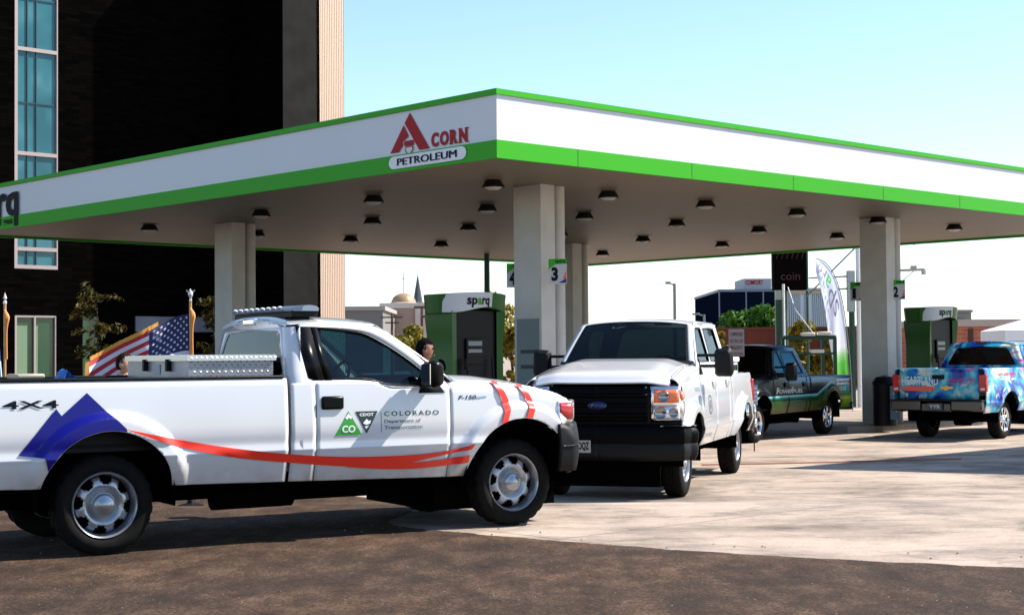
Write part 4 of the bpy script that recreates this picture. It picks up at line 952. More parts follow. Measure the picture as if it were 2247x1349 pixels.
# dispensers
GP = mat('green_pump_panel', (.006, .075, .0015), .35, spec=.3); PB = mat('black_pump_panel', (.003, .003, .003), .4, spec=.15)
def dispenser(a, b, label, front_text='sparq'):
    p = vec(a, b); t = thing('fuel_dispenser', label, 'fuel pump', (p.x, p.y, gz(40)+.15), 0, 'green and black dispensers on the islands')
    # local frame: u along b, n along -a (front)
    fr = lambda u, n, z: tuple(B_*u-A_*n+Zv*z)
    def lb(mb, u0, u1, n0, n1, z0, z1):
        return mb.add([fr(u, n, z) for u in (u0, u1) for n in (n0, n1) for z in (z0, z1)], [(0, 1, 3, 2), (4, 6, 7, 5), (0, 4, 5, 1), (2, 3, 7, 6), (0, 2, 6, 4), (1, 5, 7, 3)])
    lb(MB(), -.52, .52, -.26, .26, 0, 2.45).obj('cabinet', PB, t, bevel=.02)
    for s_ in (-1, 1):
        g = MB()
        def cur(z, k):  # bowed green side panel
            bow = .06*math.sin(math.pi*min(max(z/2.4, 0), 1))+.10*sm((z-1.7)/.7)
            return fr(s_*(.56+bow*.6-.0), (-.33+.66*k)*(1+.1*sm((z-1.8)/.6)), z)
        g.grid(lambda z, k: cur(z, k), np.linspace(.02, 2.42, 16), np.linspace(0, 1, 5))
        g.grid(lambda z, k: tuple(Vector(cur(z, 0)).lerp(Vector(fr(s_*.47, -.30, z)), k)), np.linspace(.02, 2.42, 16), (0, 1))
        g.grid(lambda z, k: tuple(Vector(cur(z, 1)).lerp(Vector(fr(s_*.47, .30, z)), k)), np.linspace(.02, 2.42, 16), (0, 1))
        g.obj('side_panel', GP, t, smooth=50)
    # header with a wavy lower edge
    hd = MB(); n_ = 33; us = .76*np.sin(np.linspace(-math.pi/2, math.pi/2, n_))
    low = lambda u: 2.43+.05*math.sin(u*4.0+1.0)
    top = lambda u: 2.72+.05*math.cos(u*1.9)-.02
    dep = lambda u: .12+.32*max(0, 1-abs(u/.765)**3.2)**.6
    V = []
    for u in us: V += [fr(u, dep(u), low(u)), fr(u*1.02, dep(u)+.03, top(u)), fr(u*1.02, -dep(u)-.03, top(u)), fr(u, -dep(u), low(u))]
    F = [(i*4+k, i*4+(k+1) % 4, (i+1)*4+(k+1) % 4, (i+1)*4+k) for i in range(n_-1) for k in range(4)]+[(0, 1, 2, 3), tuple((n_-1)*4+k for k in (3, 2, 1, 0))]
    h = MB().add(V, F).obj('header', GP, t, smooth=40)
    for s_ in (1, -1):
        fsg = lambda u, v: fr(u*s_, s_*(dep(u)+.03*((v-low(u*s_))/(top(u)-low(u*s_)))+.014), v)
        MB().grid(lambda u, k: fsg(u, (low(u*s_)+.015)*(1-k)+(top(u)-.004)*k), np.linspace(-.735, .22, 60), (0, .5, 1)).obj('white_label', mat('header_label_white', (.48, .48, .50), .5), h, fixn=False)
        fs2 = lambda u, v: fr(u*s_, s_*(dep(u)+.03*((v-low(u*s_))/(top(u)-low(u*s_)))+.022), v)
        textfit('sp', (-.36, -.13, 2.48, 2.65), fs2, 'lettering', INK, h, bold=.03)
        textfit('a', (-.12, -.03, 2.53, 2.65), fs2, 'lettering', GREEN, h, bold=.03)
        textfit('rq', (-.02, .15, 2.48, 2.65), fs2, 'lettering', INK, h, bold=.03)
        ff = lambda e: (lambda u, v: fr(u*s_, s_*(.26+e), v))
        lb(MB(), -.24, .16, s_*.26, s_*.30, 1.5, 1.95).obj('display_bezel', BLACKG, t, bevel=.01)
        polydecal([(-.2, 1.82), (.12, 1.82), (.12, 1.90), (-.2, 1.90)], ff(.045), 'price_display', mat('grey_blue_display', (.12, .16, .18), .2), t, 1)
        polydecal([(-.2, 1.70), (.12, 1.70), (.12, 1.76), (-.2, 1.76)], ff(.045), 'price_display', mat('grey_blue_display'), t, 1)
        lb(MB(), -.2, -.08, s_*.26, s_*.29, 1.06, 1.2).obj('notice', mat('pale_blue_notice', (.35, .45, .55), .5), t)
        lb(MB(), .12, .2, s_*.26, s_*.29, .92, 1.02).obj('notice', mat('pale_blue_notice'), t)
        hs_ = [Vector(fr(.3*math.cos(x*math.pi)+.02, s_*(.34+.16*math.sin(x*math.pi)), 1.6-1.1*math.sin(x*math.pi)**.8)) for x in np.linspace(0, 1, 18)]
        MB().tube([tuple(p_) for p_ in hs_], .02, 8).obj('hose', BLACKP, t)
        MB().box(-.03, .03, -.03, .03, 0, .2).obj('nozzle', BLACKP, t, bevel=.01).location = fr(-.3, s_*.34, 1.4)
dispenser(2.75, 1.75, 'green and black fuel dispenser with a wavy header left of the near column')
dispenser(2.9, 17.0, 'green and black fuel dispenser behind the tailgate of the tie-dye pickup')
bn = vec(2.2, 13.9)
t = thing('litter_bin', 'dark litter bin at the foot of the right-hand column', 'litter bin', (bn.x, bn.y, GZ+.15))
MB().prism(circ(0, 0, .27, 20), lambda u, v, d: (u, v, d), .95).obj('bin_body', BLACKP, t, bevel=.02); MB().lathe([(0, .18), (.2, .14), (.29, .0), (.27, -.02)], 20, 'z', (0, 0, .95)).obj('lid', BLACKP, t)
MB().box(.06, .26, -.285, -.27, .15, .9).obj('blue_panel', mat('grey_blue_panel', (.12, .22, .27), .5), t)
# camera bracket on the right-hand column
cb = vec(2.7, 15.3); t = thing('security_camera', 'white security camera arm sticking out from the right-hand column', 'camera', (cb.x, cb.y, 3.45))
u_ = (B_*.3-A_*.9).normalized()
MB().tube([(0, 0, 0), tuple(u_*.62)], .03, 8).tube([tuple(u_*.1+Zv*-.25), tuple(u_*.4)], .012, 6).obj('arm', WHITE2, t)
MB().tube([tuple(u_*.30+Zv*.05), tuple(u_*.44+Zv*.05)], .05, 8).tube([tuple(u_*.6), tuple(u_*.6-Zv*.12)], .055, 12).obj('camera_head', WHITE2, t)
# red lock box on the column face
rb_ = vec(3.1, 14.72); tag(MB().box(-.05, .05, -.05, .0, 0, .42, rot=-.75).obj('red_box', mat('red_enamel', (.45, .015, .01), .4), bevel=.02), 'small upright red emergency box on the face of the right-hand column', 'box')
bpy.data.objects['red_box'].location = (rb_.x, rb_.y-.0, 1.72)
# overhead shelter outside the picture on the right whose shadow crosses the concrete
el = math.tan(SUN_EL); hS = 6.0
tip = Vector((4.36, 24.6, GZ)); offs = Vector((math.cos(SUN_AZ), math.sin(SUN_AZ), 0))*(hS/el)+Zv*hS
d1 = B_; d2 = Vector((.887, -.462, 0))
sh = thing('flat_shelter_roof', 'flat shelter roof on posts standing off to the right of the forecourt', 'shelter', tuple(tip+offs-Zv*hS))
MB().prism([(0, 0), (d2.x*5, d2.y*5), (d2.x*5+d1.x*9, d2.y*5+d1.y*9), (d1.x*9, d1.y*9)], lambda u, v, d: (u, v, hS+d), .25).obj('roof_slab', WHITE2, sh)
for f1, f2 in ((4.6, .5), (4.6, 8.5), (2.5, 8.5)):
    q = d2*f1+d1*f2; MB().tube([(q.x, q.y, 0), (q.x, q.y, hS)], .1, 12).obj('post', WHITE2, sh)

# ---------------------------------------------------------------- big dark building on the left
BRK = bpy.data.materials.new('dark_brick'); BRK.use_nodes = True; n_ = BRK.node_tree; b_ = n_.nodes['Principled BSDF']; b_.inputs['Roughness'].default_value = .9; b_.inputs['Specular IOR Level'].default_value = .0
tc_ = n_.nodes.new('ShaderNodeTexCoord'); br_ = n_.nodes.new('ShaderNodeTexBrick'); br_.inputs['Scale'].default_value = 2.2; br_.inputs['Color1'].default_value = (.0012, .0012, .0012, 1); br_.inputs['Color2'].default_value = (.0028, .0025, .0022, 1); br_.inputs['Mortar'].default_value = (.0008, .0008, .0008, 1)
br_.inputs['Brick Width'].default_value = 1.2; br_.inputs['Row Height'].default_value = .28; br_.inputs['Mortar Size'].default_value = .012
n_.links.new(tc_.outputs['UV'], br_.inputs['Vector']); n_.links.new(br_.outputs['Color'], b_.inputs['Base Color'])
def uvwall(o, m=None):
    """UV = metres along the wall, metres up"""
    me = o.data; uv = me.uv_layers.new(name='u')
    for p in me.polygons:
        for li in p.loop_indices:
            c = me.vertices[me.loops[li].vertex_index].co; n = p.normal
            uv.data[li].uv = ((-c.x*n.y+c.y*n.x), c.z)
W0 = Vector((-17.4, 55, 0)); n1 = -A_        # wall direction B_, outward normal -A_
bd = thing('office_building', 'very tall dark brick building with a glazed strip behind the left of the canopy', 'building', tuple(W0))
def wf(t, p, z): return tuple(B_*t+n1*p+Zv*z)
def wbx(mb, t0, t1, p0, p1, z0, z1):
    return mb.add([wf(t, p, z) for t in (t0, t1) for p in (p0, p1) for z in (z0, z1)], [(0, 1, 3, 2), (4, 6, 7, 5), (0, 4, 5, 1), (2, 3, 7, 6), (0, 2, 6, 4), (1, 5, 7, 3)])
wins = [[(-.02, 4.75), (1.62, 4.75), (1.62, 27.5), (-.02, 27.5)], [(.0, -.1), (1.55, -.1), (1.55, 3.1), (.0, 3.1)], [(2.6, .6), (3.3, .6), (3.3, 3.1), (2.6, 3.1)]]
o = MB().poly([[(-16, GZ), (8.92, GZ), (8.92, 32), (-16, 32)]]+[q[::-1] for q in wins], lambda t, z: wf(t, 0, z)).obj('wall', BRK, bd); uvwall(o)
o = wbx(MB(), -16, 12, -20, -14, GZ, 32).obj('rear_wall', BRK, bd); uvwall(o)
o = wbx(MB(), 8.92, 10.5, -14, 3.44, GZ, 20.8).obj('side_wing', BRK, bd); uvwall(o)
wbx(MB(), 8.95, 10.5, 3.44, 3.47, GZ, 20.8).obj('lit_wing_face', mat('lit_wing_tone', (.016, .016, .015), .8, var=.25, vs=1.5, spec=.05), bd)  # wing's sunlit brick face, the light painted in as a lighter tone
o = wbx(MB(), 10.5, 10.74, -14, 3.1, GZ, 20.6).obj('recess', SEAM, bd)
# ribbed tan cladding
tan = mat('tan_metal_cladding', (.62, .47, .36), .5)
cl = MB(); cl.add([wf(10.74, 3.25, GZ), wf(11.90, 3.25, GZ), wf(11.90, -14, GZ), wf(11.9, -14, 20.9), wf(11.9, 3.25, 20.9), wf(10.74, 3.25, 20.9)], [(1, 2, 3, 4)])
rt_ = []
for k in range(14):
    a = 10.74+k*.083; rt_ += [(a, 3.34), (a+.05, 3.34), (a+.058, 3.29), (a+.075, 3.29)]
rt_.append((11.90, 3.34)); rt_.append((11.90, 3.2)); 
cl.grid(lambda i, z: wf(rt_[int(i)][0], rt_[int(i)][1], z), range(len(rt_)), (GZ, 10.2)); cl.grid(lambda i, z: wf(rt_[int(i)][0], rt_[int(i)][1], z), range(len(rt_)), (10.22, 20.9))
cl.obj('ribbed_cladding', tan, bd, smooth=0, fixn=False)
FRM = mat('pale_window_frame', (.32, .27, .26), .5)
BG = bpy.data.materials.new('teal_building_glass'); BG.use_nodes = True; n_ = BG.node_tree; b_ = n_.nodes['Principled BSDF']
b_.inputs['Base Color'].default_value = (.055, .22, .26, 1); b_.inputs['Roughness'].default_value = .12; b_.inputs['Specular IOR Level'].default_value = .4
tc_ = n_.nodes.new('ShaderNodeTexCoord'); no_ = n_.nodes.new('ShaderNodeTexNoise'); no_.inputs['Scale'].default_value = .5; r_ = ramp(n_, [(.38, (.018, .09, .11)), (.5, (.03, .13, .155)), (.62, (.07, .18, .20))]); n_.links.new(tc_.outputs['Object'], no_.inputs[0]); n_.links.new(no_.outputs[0], r_.inputs[0]); n_.links.new(r_.outputs[0], b_.inputs['Base Color'])
wn = MB(); wbx(wn, 0, 1.6, -.10, -.08, 4.75, 27.5); w1 = wn.obj('window', BG, bd)
fm = MB(); wbx(fm, -.02, .09, -.08, .02, 4.75, 27.5); wbx(fm, 1.58, 1.62, -.08, .01, 4.75, 27.5)
for z in (4.75, 5.38, 8.75, 12.45, 16.15, 19.85, 23.55): wbx(fm, .09, 1.58, -.08, .015, z, z+.13)
fm.obj('frame', FRM, w1)
fm = MB()
for t_ in (.46, .80): wbx(fm, t_, t_+.035, -.08, -.03, 4.9, 27.4)
for z in (7.0, 10.6, 14.3, 18): wbx(fm, .09, 1.58, -.08, -.04, z, z+.04)
fm.obj('mullion', mat('dark_teal_mullion', (.01, .05, .06), .4), w1)
GG = mat('green_office_glass', (.006, .05, .022), .15, coat=.2, var=.3, vs=.7)
wn = MB(); wbx(wn, 0, 1.55, -.10, -.08, -.1, 3.1); w2 = wn.obj('window', GG, bd)
fm = MB(); wbx(fm, 0, .07, -.08, .02, -.1, 3.1); wbx(fm, .72, .78, -.08, .02, -.1, 3.1); wbx(fm, 1.52, 1.55, -.08, .02, -.1, 3.1); wbx(fm, .07, 1.5, -.08, .015, 3.04, 3.1); fm.obj('frame', FRM, w2)
bl_ = MB(); wbx(bl_, .07, .50, -.079, -.075, .95, 2.75); wbx(bl_, .78, .90, -.079, -.075, .95, 2.75); bl_.obj('blind', mat('pale_green_blind', (.12, .20, .12), .6), w2)
bl_ = MB(); wbx(bl_, .07, 1.5, -.079, -.07, -.1, .9); bl_.obj('spandrel', DARK, w2)
wn = MB(); wbx(wn, 2.6, 3.3, -.10, -.08, .6, 3.1); wn.obj('window', GG, bd)
# low strip window, its sky reflection painted in as a blue-grey band
ls = MB(); wbx(ls, 4.7, 8.9, .02, .10, 2.55, 3.12); o = ls.obj('grey_band', mat('blue_grey_band', (.10, .12, .16), .5, var=.3, vs=.6), bd)
# ---------------------------------------------------------------- vegetation
def leafmat(name, cols):
    m = bpy.data.materials.new(name); m.use_nodes = True; n = m.node_tree; b = n.nodes['Principled BSDF']; b.inputs['Roughness'].default_value = .6
    b.inputs['Specular IOR Level'].default_value = .2
    oi = n.nodes.new('ShaderNodeTexCoord'); t = n.nodes.new('ShaderNodeTexNoise'); t.inputs['Scale'].default_value = 3.1; t.inputs['Detail'].default_value = 6
    r = ramp(n, [(.3+.4*k/(len(cols)-1), c) for k, c in enumerate(cols)]); n.links.new(oi.outputs['Object'], t.inputs[0]); n.links.new(t.outputs[0], r.inputs[0]); n.links.new(r.outputs[0], b.inputs['Base Color'])
    tr = n.nodes.new('ShaderNodeBsdfTranslucent'); n.links.new(r.outputs[0], tr.inputs[0]); mx = n.nodes.new('ShaderNodeMixShader'); mx.inputs[0].default_value = .35
    o = n.nodes['Material Output']; n.links.new(b.outputs[0], mx.inputs[1]); n.links.new(tr.outputs[0], mx.inputs[2]); n.links.new(mx.outputs[0], o.inputs[0]); return m
LG = leafmat('green_leaves', [(.012, .05, .004), (.04, .12, .008), (.11, .22, .015)])
LY = leafmat('yellow_leaves', [(.03, .035, .003), (.15, .12, .006), (.42, .26, .015)])
LO = leafmat('olive_leaves', [(.06, .07, .008), (.16, .15, .015), (.35, .24, .05)])
LBR = leafmat('dim_brown_leaves', [(.010, .010, .002), (.05, .045, .006), (.13, .075, .012)])
BARK = mat('brown_bark', (.06, .045, .03), .9, bump=.5, bs=20)
def tree(label, x, y, h, cw, lm, n=2600, leaf=.12, trunk=.35, seed=1, name='tree', cat='tree', thin=0, group=None):
    rnd = random.Random(seed); z0 = gz(y); t = thing(name, label, cat, (x, y, z0), 0, group)
    tr = MB(); tr.tube([(0, 0, 0), (.03*h, .01*h, h*.3), (-.01*h, .02*h, h*.62), (.02*h, 0, h*.85)], [.028*h, .02*h, .012*h, .004*h], 10)
    cl_ = []
    nb = 14
    for k in range(nb):
        a = rnd.uniform(0, 2*math.pi); zz = rnd.uniform(trunk+.08, .93)*h; rr = cw/2*rnd.uniform(.25, .85)*math.sqrt(max(.05, 1-((zz/h-(trunk+1)/2)/((1-trunk)/2*1.15))**2))
        p = (rr*math.cos(a), rr*math.sin(a), zz); cl_.append((p, rnd.uniform(.16, .30)*cw*(1-thin*.5)))
        tr.tube([(0, 0, zz*.62), (p[0]*.5, p[1]*.5, zz*.82), p], [.008*h, .005*h, .002*h], 6)
    cl_.append(((0, 0, h*.88), .2*cw)); tr.obj('trunk', BARK, t)
    L = MB()
    for i in range(n):
        c, r = rnd.choice(cl_); 
        while 1:
            d = Vector((rnd.uniform(-1, 1), rnd.uniform(-1, 1), rnd.uniform(-1, 1)))
            if .1 < d.length < 1: break
        d = d.normalized()*(d.length**.5)
        p = Vector(c)+Vector((d.x*r, d.y*r, d.z*r*.8)); nrm = (d+Vector((rnd.uniform(-.8, .8), rnd.uniform(-.8, .8), rnd.uniform(-.4, 1)))).normalized()
        u = nrm.orthogonal().normalized(); v = nrm.cross(u); an = rnd.uniform(0, 6.28); u, v = u*math.cos(an)+v*math.sin(an), v*math.cos(an)-u*math.sin(an)
        s_ = leaf*rnd.uniform(.6, 1.3); L.add([p-u*s_, p+v*s_*.45, p+u*s_, p-v*s_*.45], [(0, 1, 2, 3)])
    L.obj('crown', lm, t, smooth=0, fixn=False); return t
def tpx(label, px, pyt, pyb, wpx, Y, lm, **k):
    x = at(px, 700, Y).x; zt = at(px, pyt, Y).z-gz(Y); return tree(label, x, Y, zt, wpx/F_PX*Y, lm, **k)
# slender plants in front of the dark building
def frond(label, px, pyt, Y, wpx, seed):
    rnd = random.Random(seed); x = at(px, 700, Y).x; h = at(px, pyt, Y).z-gz(Y); t = thing('young_tree', label, 'young tree', (x, Y, gz(Y)))
    tr = MB(); L = MB()
    tr.tube([(0, 0, 0), (.05, 0, h*.5), (0, 0, h*.95)], [.04, .03, .01], 8)
    for k in range(30):
        z = h*rnd.uniform(.3, .97); a = rnd.uniform(0, 6.28); ln = wpx/F_PX*Y*rnd.uniform(.3, .62); up_ = rnd.uniform(.3, 1.2)
        P = [Vector((math.cos(a)*ln*s_, math.sin(a)*ln*s_, z+ln*up_*s_-.5*ln*s_*s_)) for s_ in np.linspace(0, 1, 6)]
        tr.tube([tuple(p) for p in P], [.012, .01, .008, .006, .004, .003], 5)
        for p in P[1:]:
            for q in range(9 if rnd.random() < .7 else 4):
                s_ = rnd.uniform(.05, .12); d = Vector((rnd.gauss(0, 1), rnd.gauss(0, 1), rnd.gauss(0, 1))).normalized(); u = d.orthogonal().normalized(); c = p+d*rnd.uniform(0, .14)
                L.add([c-u*s_, c+d.cross(u)*s_*.4, c+u*s_, c-d.cross(u)*s_*.4], [(0, 1, 2, 3)])
    tr.obj('trunk', BARK, t); L.obj('crown', LBR, t, smooth=0, fixn=False)
frond('thin young tree with yellowish leaves in front of the dark building', 212, 632, 44, 95, 3)
frond('thin young tree with brown twigs just right of the eagle flagpole', 468, 652, 46, 60, 8)
tpx('bushy green tree in front of the glass office block', 1640, 682, 760, 135, 95, LG, seed=11, leaf=.22, trunk=.25, n=3200)
tpx('small round tree in front of the domed church', 900, 710, 770, 74, 95, LO, seed=12, leaf=.2, trunk=.3, n=1500)
tpx('tree with pale top showing above the left fuel dispenser', 1075, 630, 800, 120, 62, LO, seed=14, leaf=.16, trunk=.25, n=3200)
tpx('yellow-leaved shrub between the left dispenser and the near column', 1122, 715, 830, 55, 58, LY, seed=15, leaf=.1, trunk=.1, n=1200, name='shrub', cat='shrub')
tpx('yellow-leaved shrub behind the black and blue pickup, under the striped office', 1765, 700, 830, 120, 57, LY, seed=16, leaf=.13, trunk=.05, n=3000, name='shrub', cat='shrub')
tpx('yellowish shrub at the foot of the feather flag', 1832, 735, 830, 60, 56, LY, seed=17, leaf=.1, trunk=.05, n=1200, name='shrub', cat='shrub')
tpx('yellow and orange shrub right of the white crew-cab pickup roof', 1582, 715, 800, 50, 60, LY, seed=18, leaf=.1, trunk=.05, n=900, name='shrub', cat='shrub')

# ---------------------------------------------------------------- far buildings
def bpx(name, label, px0, px1, pyt, Y, m, depth=12, cat='building', parts=None):
    """box building whose front runs from px0 to px1 at distance Y"""
    p0, p1 = at(px0, pyt, Y), at(px1, pyt, Y); z = (p0.z+p1.z)/2
    t = thing(name, label, cat, ((p0.x+p1.x)/2, Y, GZ)); w_ = p1.x-p0.x
    MB().box(-w_/2, w_/2, 0, depth, 0, z-GZ).obj('wall', m, t)
    return t, w_, z-GZ
STN = mat('pinkish_stone', (.36, .26, .21), .8, var=.05); GRYB = mat('grey_render', (.16, .15, .14), .8)
t, w_, h_ = bpx('low_building', 'long low grey building left of the domed church', 748, 840, 681, 190, GRYB, 20)
MB().box(-w_/2-.3, w_/2+.3, -.3, 20, h_, h_+.5).obj('parapet', mat('grey_parapet', (.30, .28, .26), .8), t)
t, w_, h_ = bpx('church', 'pinkish stone church with a shallow dome beside a pointed spire', 838, 945, 676, 210, STN, 24)
MB().box(-w_/2-.3, w_/2+.3, -.4, 24, h_, h_+.7).obj('cornice', mat('pale_stone', (.55, .46, .40), .7), t)
for k, xx in enumerate((-.48, .24, .40, .50)): MB().box(w_*xx-.35, w_*xx+.35, -.5, 0, 0, h_).obj('pilaster', mat('pale_stone'), t)
MB().box(w_*.25, w_*.385, -.12, .1, 1, h_-1.2).obj('window', mat('brown_window_panel', (.20, .07, .03), .5), t)
dx = at(882, 670, 210).x-t.location.x
dm = MB().lathe([(1.72, 0), (1.66, .35), (1.42, .82), (1.0, 1.18), (.5, 1.38), (0, 1.44)], 32, 'z', (dx, 3, h_+.7)).obj('dome', mat('tan_dome_copper', (.34, .22, .12), .35, .2), t, smooth=60)
MB().lathe([(1.9, 0), (1.9, .25), (1.74, .3)], 32, 'z', (dx, 3, h_+.55)).obj('dome_rim', mat('pale_stone'), dm)
MB().tube([(dx, 3, h_+2.1), (dx, 3, h_+4.9)], .06, 6).tube([(dx-.3, 3, h_+4.1), (dx+.3, 3, h_+4.1)], .05, 6).obj('cross', mat('grey_steel', (.25, .26, .27), .4, .5), dm)
p = at(917, 676, 230); pt = at(917, 600, 230); t = thing('church_spire', 'slender dark pointed spire right of the dome', 'spire', (p.x, 230, GZ))
MB().lathe([(.95, 0), (.95, p.z-GZ-.4)], 8, 'z').obj('tower', STN, t, smooth=0)
MB().lathe([(1.25, p.z-GZ-.4), (.7, p.z-GZ+1.0), (0, pt.z-GZ)], 8, 'z').obj('spire_roof', mat('dark_slate', (.035, .04, .05), .5), t, smooth=0)
MB().tube([(0, 0, pt.z-GZ-.1), (0, 0, pt.z-GZ+.9)], .04, 6).obj('finial', mat('grey_steel'), t)
STEELG = mat('grey_steel')
for px, pyt, Y, lab in ((860, 688, 130, 'wooden utility pole in front of the church wall'), (950, 660, 75, 'dark utility pole just left of the green dispenser')):
    p = at(px, pyt, Y); t = thing('utility_pole', lab, 'utility pole', (p.x, Y, GZ)); h_ = p.z-GZ
    MB().tube([(0, 0, 0), (0, 0, h_)], [.14, .09], 8).obj('pole', BARK, t)
    for dz, ww in ((.3, .9), (.75, .55)): MB().box(-ww, ww, -.05, .05, h_-dz-.06, h_-dz+.06).obj('cross_arm', BARK, t)
def lamp_post(label, px, py, Y, arm, m, name='street_lamp'):
    p = at(px, py, Y); t = thing(name, label, 'street lamp', (p.x, Y, gz(Y))); h_ = p.z-gz(Y); aw = arm/F_PX*Y
    MB().tube([(0, 0, 0), (0, 0, h_)], [.11, .08], 10).obj('pole', m, t)
    MB().tube([(0, 0, h_-.1), (aw*.5, 0, h_+.02)], .04, 8).obj('arm', m, t)
    MB().box(min(aw*.4, aw), max(aw*.4, aw), -.18, .18, h_-.03, h_+.1).obj('lamp_head', m, t, bevel=.03)
lamp_post('grey street lamp against the white sky right of the columns', 1480, 622, 80, -20, mat('lamp_grey', (.16, .19, .19), .5, .4))
lamp_post('short distant street lamp just above the white crew-cab roof', 1545, 690, 110, -26, mat('lamp_grey'))
lamp_post('dark green lamp post rising behind the left dispenser up to the canopy edge', 1068, 540, 48, 30, mat('dark_green_steel', (.015, .06, .045), .5, .2))
NAVY = mat('dark_blue_office_glass', (.003, .006, .016), .6, spec=.0)
t, w_, h_ = bpx('office_block', 'dark blue glass office block with a red-lettered sign box on top', 1578, 1712, 640, 150, NAVY, 20)
for k in (-.5, -.06, .22): MB().box(w_*k-.06, w_*k+.06, -.08, .0, 0, h_).obj('mullion', mat('blue_grey_mullion', (.10, .14, .20), .5), t)
MB().box(-w_/2-.1, w_/2+.1, -.15, 20, h_, h_+.25).obj('parapet', mat('blue_grey_mullion'), t)
for zz in (h_*.35, h_*.62): MB().box(-w_/2, w_/2, -.04, 0, zz-.05, zz+.05).obj('floor_line', mat('dark_blue_line', (.02, .03, .05), .5), t)
x0, x1 = at(1638, 620, 150).x-t.location.x, at(1700, 620, 150).x-t.location.x
sgb = MB().box(x0, x1, 2, 8, h_+.25, h_+1.35).obj('sign_box', mat('grey_sign_box', (.32, .32, .33), .6), t)
textfit('COMFORT', (x0+.2, x1-.8, h_+.75, h_+1.2), lambda u, v: (u, 1.97, v), 'lettering', mat('red_sign_letters'), sgb, bold=.03)
t, w_, h_ = bpx('office_block', 'pale striped office block behind the feather flag', 1722, 1818, 645, 170, mat('teal_office_panel', (.05, .12, .14), .3), 20)
for k in range(22):
    xx = -w_/2+w_*(k+.5)/22; wd_ = .13 if k in (8, 12) else .055
    MB().box(xx-wd_, xx+wd_, -.12, 0, .5, h_).obj('fin', mat('pale_blue_fin', (.48, .55, .60), .5), t)
MB().box(-w_/2-.2, w_/2+.2, -.3, 20, h_, h_+.65).obj('roof_band', mat('tan_roof_band', (.42, .33, .24), .7), t)
MB().box(w_/2-.12, w_/2+.05, -.2, 0, 0, h_).obj('corner_fin', mat('white_fin', (.72, .70, .68), .5), t)
# black pylon sign
p0, p1 = at(1696, 637, 55), at(1768, 545, 55); t = thing('pylon_sign', 'tall black pylon sign with faint red lettering under the canopy edge', 'sign', ((p0.x+p1.x)/2, 55, GZ))
ww = (p1.x-p0.x)/2; zb_, zt2 = p0.z-GZ, p1.z-GZ
MB().box(-ww, ww, -.1, .3, zb_, zt2+.6).obj('sign_face', mat('black_sign_face', (.003, .001, .001), .8, spec=.05), t, bevel=.02)
dr_ = mat('dim_red_letters', (.05, .003, .004), .6)
textfit('coin', (-ww*.55, ww*.6, zb_+.35, zb_+.62), lambda u, v: (u, -.12, v), 'lettering', dr_, t, bold=-.0)
for k in range(6): MB().tube([(-ww*.8+k*ww*.3, -.12, zb_+1.1), (-ww*.65+k*ww*.3, -.12, zb_+1.35)], .012, 5).obj('neon_stroke', dr_, t)
MB().tube([(ww+.05, .1, 0), (ww+.05, .1, zt2+.6)], .05, 8).tube([(-ww*.3, .1, 0), (-ww*.3, .1, zb_)], .12, 8).obj('post', mat('dark_green_steel'), t)
# gas equipment frame: posts, beams and brace
p = at(1712, 637, 50); t = thing('equipment_mast', 'white and dark green mast below the black pylon sign', 'mast', (p.x, 50, GZ)); h_ = p.z-GZ
MB().box(-.16, .02, -.1, .1, 0, h_-.3).obj('cabinet', mat('dark_green_steel'), t); MB().box(-.16, .02, -.1, .1, h_-.3, h_).obj('cap_box', mat('pale_grey_box', (.35, .40, .40), .5), t)
MB().tube([(.1, 0, 0), (.1, 0, h_+.2)], .045, 10).obj('pole', WHITE2, t)
q_ = at(1790, 738, 46)-t.location; MB().tube([(.25, 0, h_+.1), (.25+(q_.x-.25)*.5, -1, (h_+q_.z)/2+.12), tuple(q_)], .012, 5).obj('stay_wire', WHITE2, t)
pb0 = at(1718, 741, 46); pb1 = at(1834, 741, 46); t = thing('steel_frame', 'dark green steel frame with white lamps behind the black and blue pickup', 'steel frame', (pb0.x, 46, GZ))
W_ = pb1.x-pb0.x; zA, zB = pb0.z-GZ, at(1718, 776, 46).z-GZ; DG = mat('dark_green_steel')
MB().box(0, W_, -.06, .06, zA-.06, zA+.06).box(.4, W_, -.04, .04, zB-.03, zB+.03).obj('beam', DG, t)
for xx in (0, .98*W_, .75*W_): MB().box(xx-.05, xx+.05, -.05, .05, 0, zA).obj('post', DG, t)
for xx, zz in ((.47, zA+.1), (.78, zA+.12), (.64, zB+.07)): MB().box(W_*xx-.2, W_*xx+.2, -.1, .1, zz-.05, zz+.05).obj('lamp', WHITE2, t, bevel=.02)
Yv = 52.5; p = at(1885, 700, Yv); t = thing('vent_frame', 'tall white pipe post with braces between the feather flag and the right-hand column', 'pipe frame', (p.x, Yv, GZ))
def rel(px, py): q = at(px, py, Yv); return (q.x-p.x, 0, q.z-GZ)
MB().tube([(0, 0, 0), (0, 0, rel(0, 545)[2])], .085, 12).obj('post', WHITE2, t)
MB().tube([(-.24, 0, 0), (-.24, 0, rel(0, 650)[2])], .10, 12).obj('post', DG, t)
MB().box(-.38, -.14, -.12, .12, rel(0, 700)[2], rel(0, 610)[2]).obj('meter_box', mat('pale_grey_box'), t)
for a_, b_2 in (((1875, 545), (1770, 650)), ((1775, 610), (1868, 606)), ((1770, 637), (1868, 633)), ((1868, 606), (1868, 700))): MB().tube([rel(*a_), rel(*b_2)], .03, 6).obj('brace', mat('lamp_grey'), t)
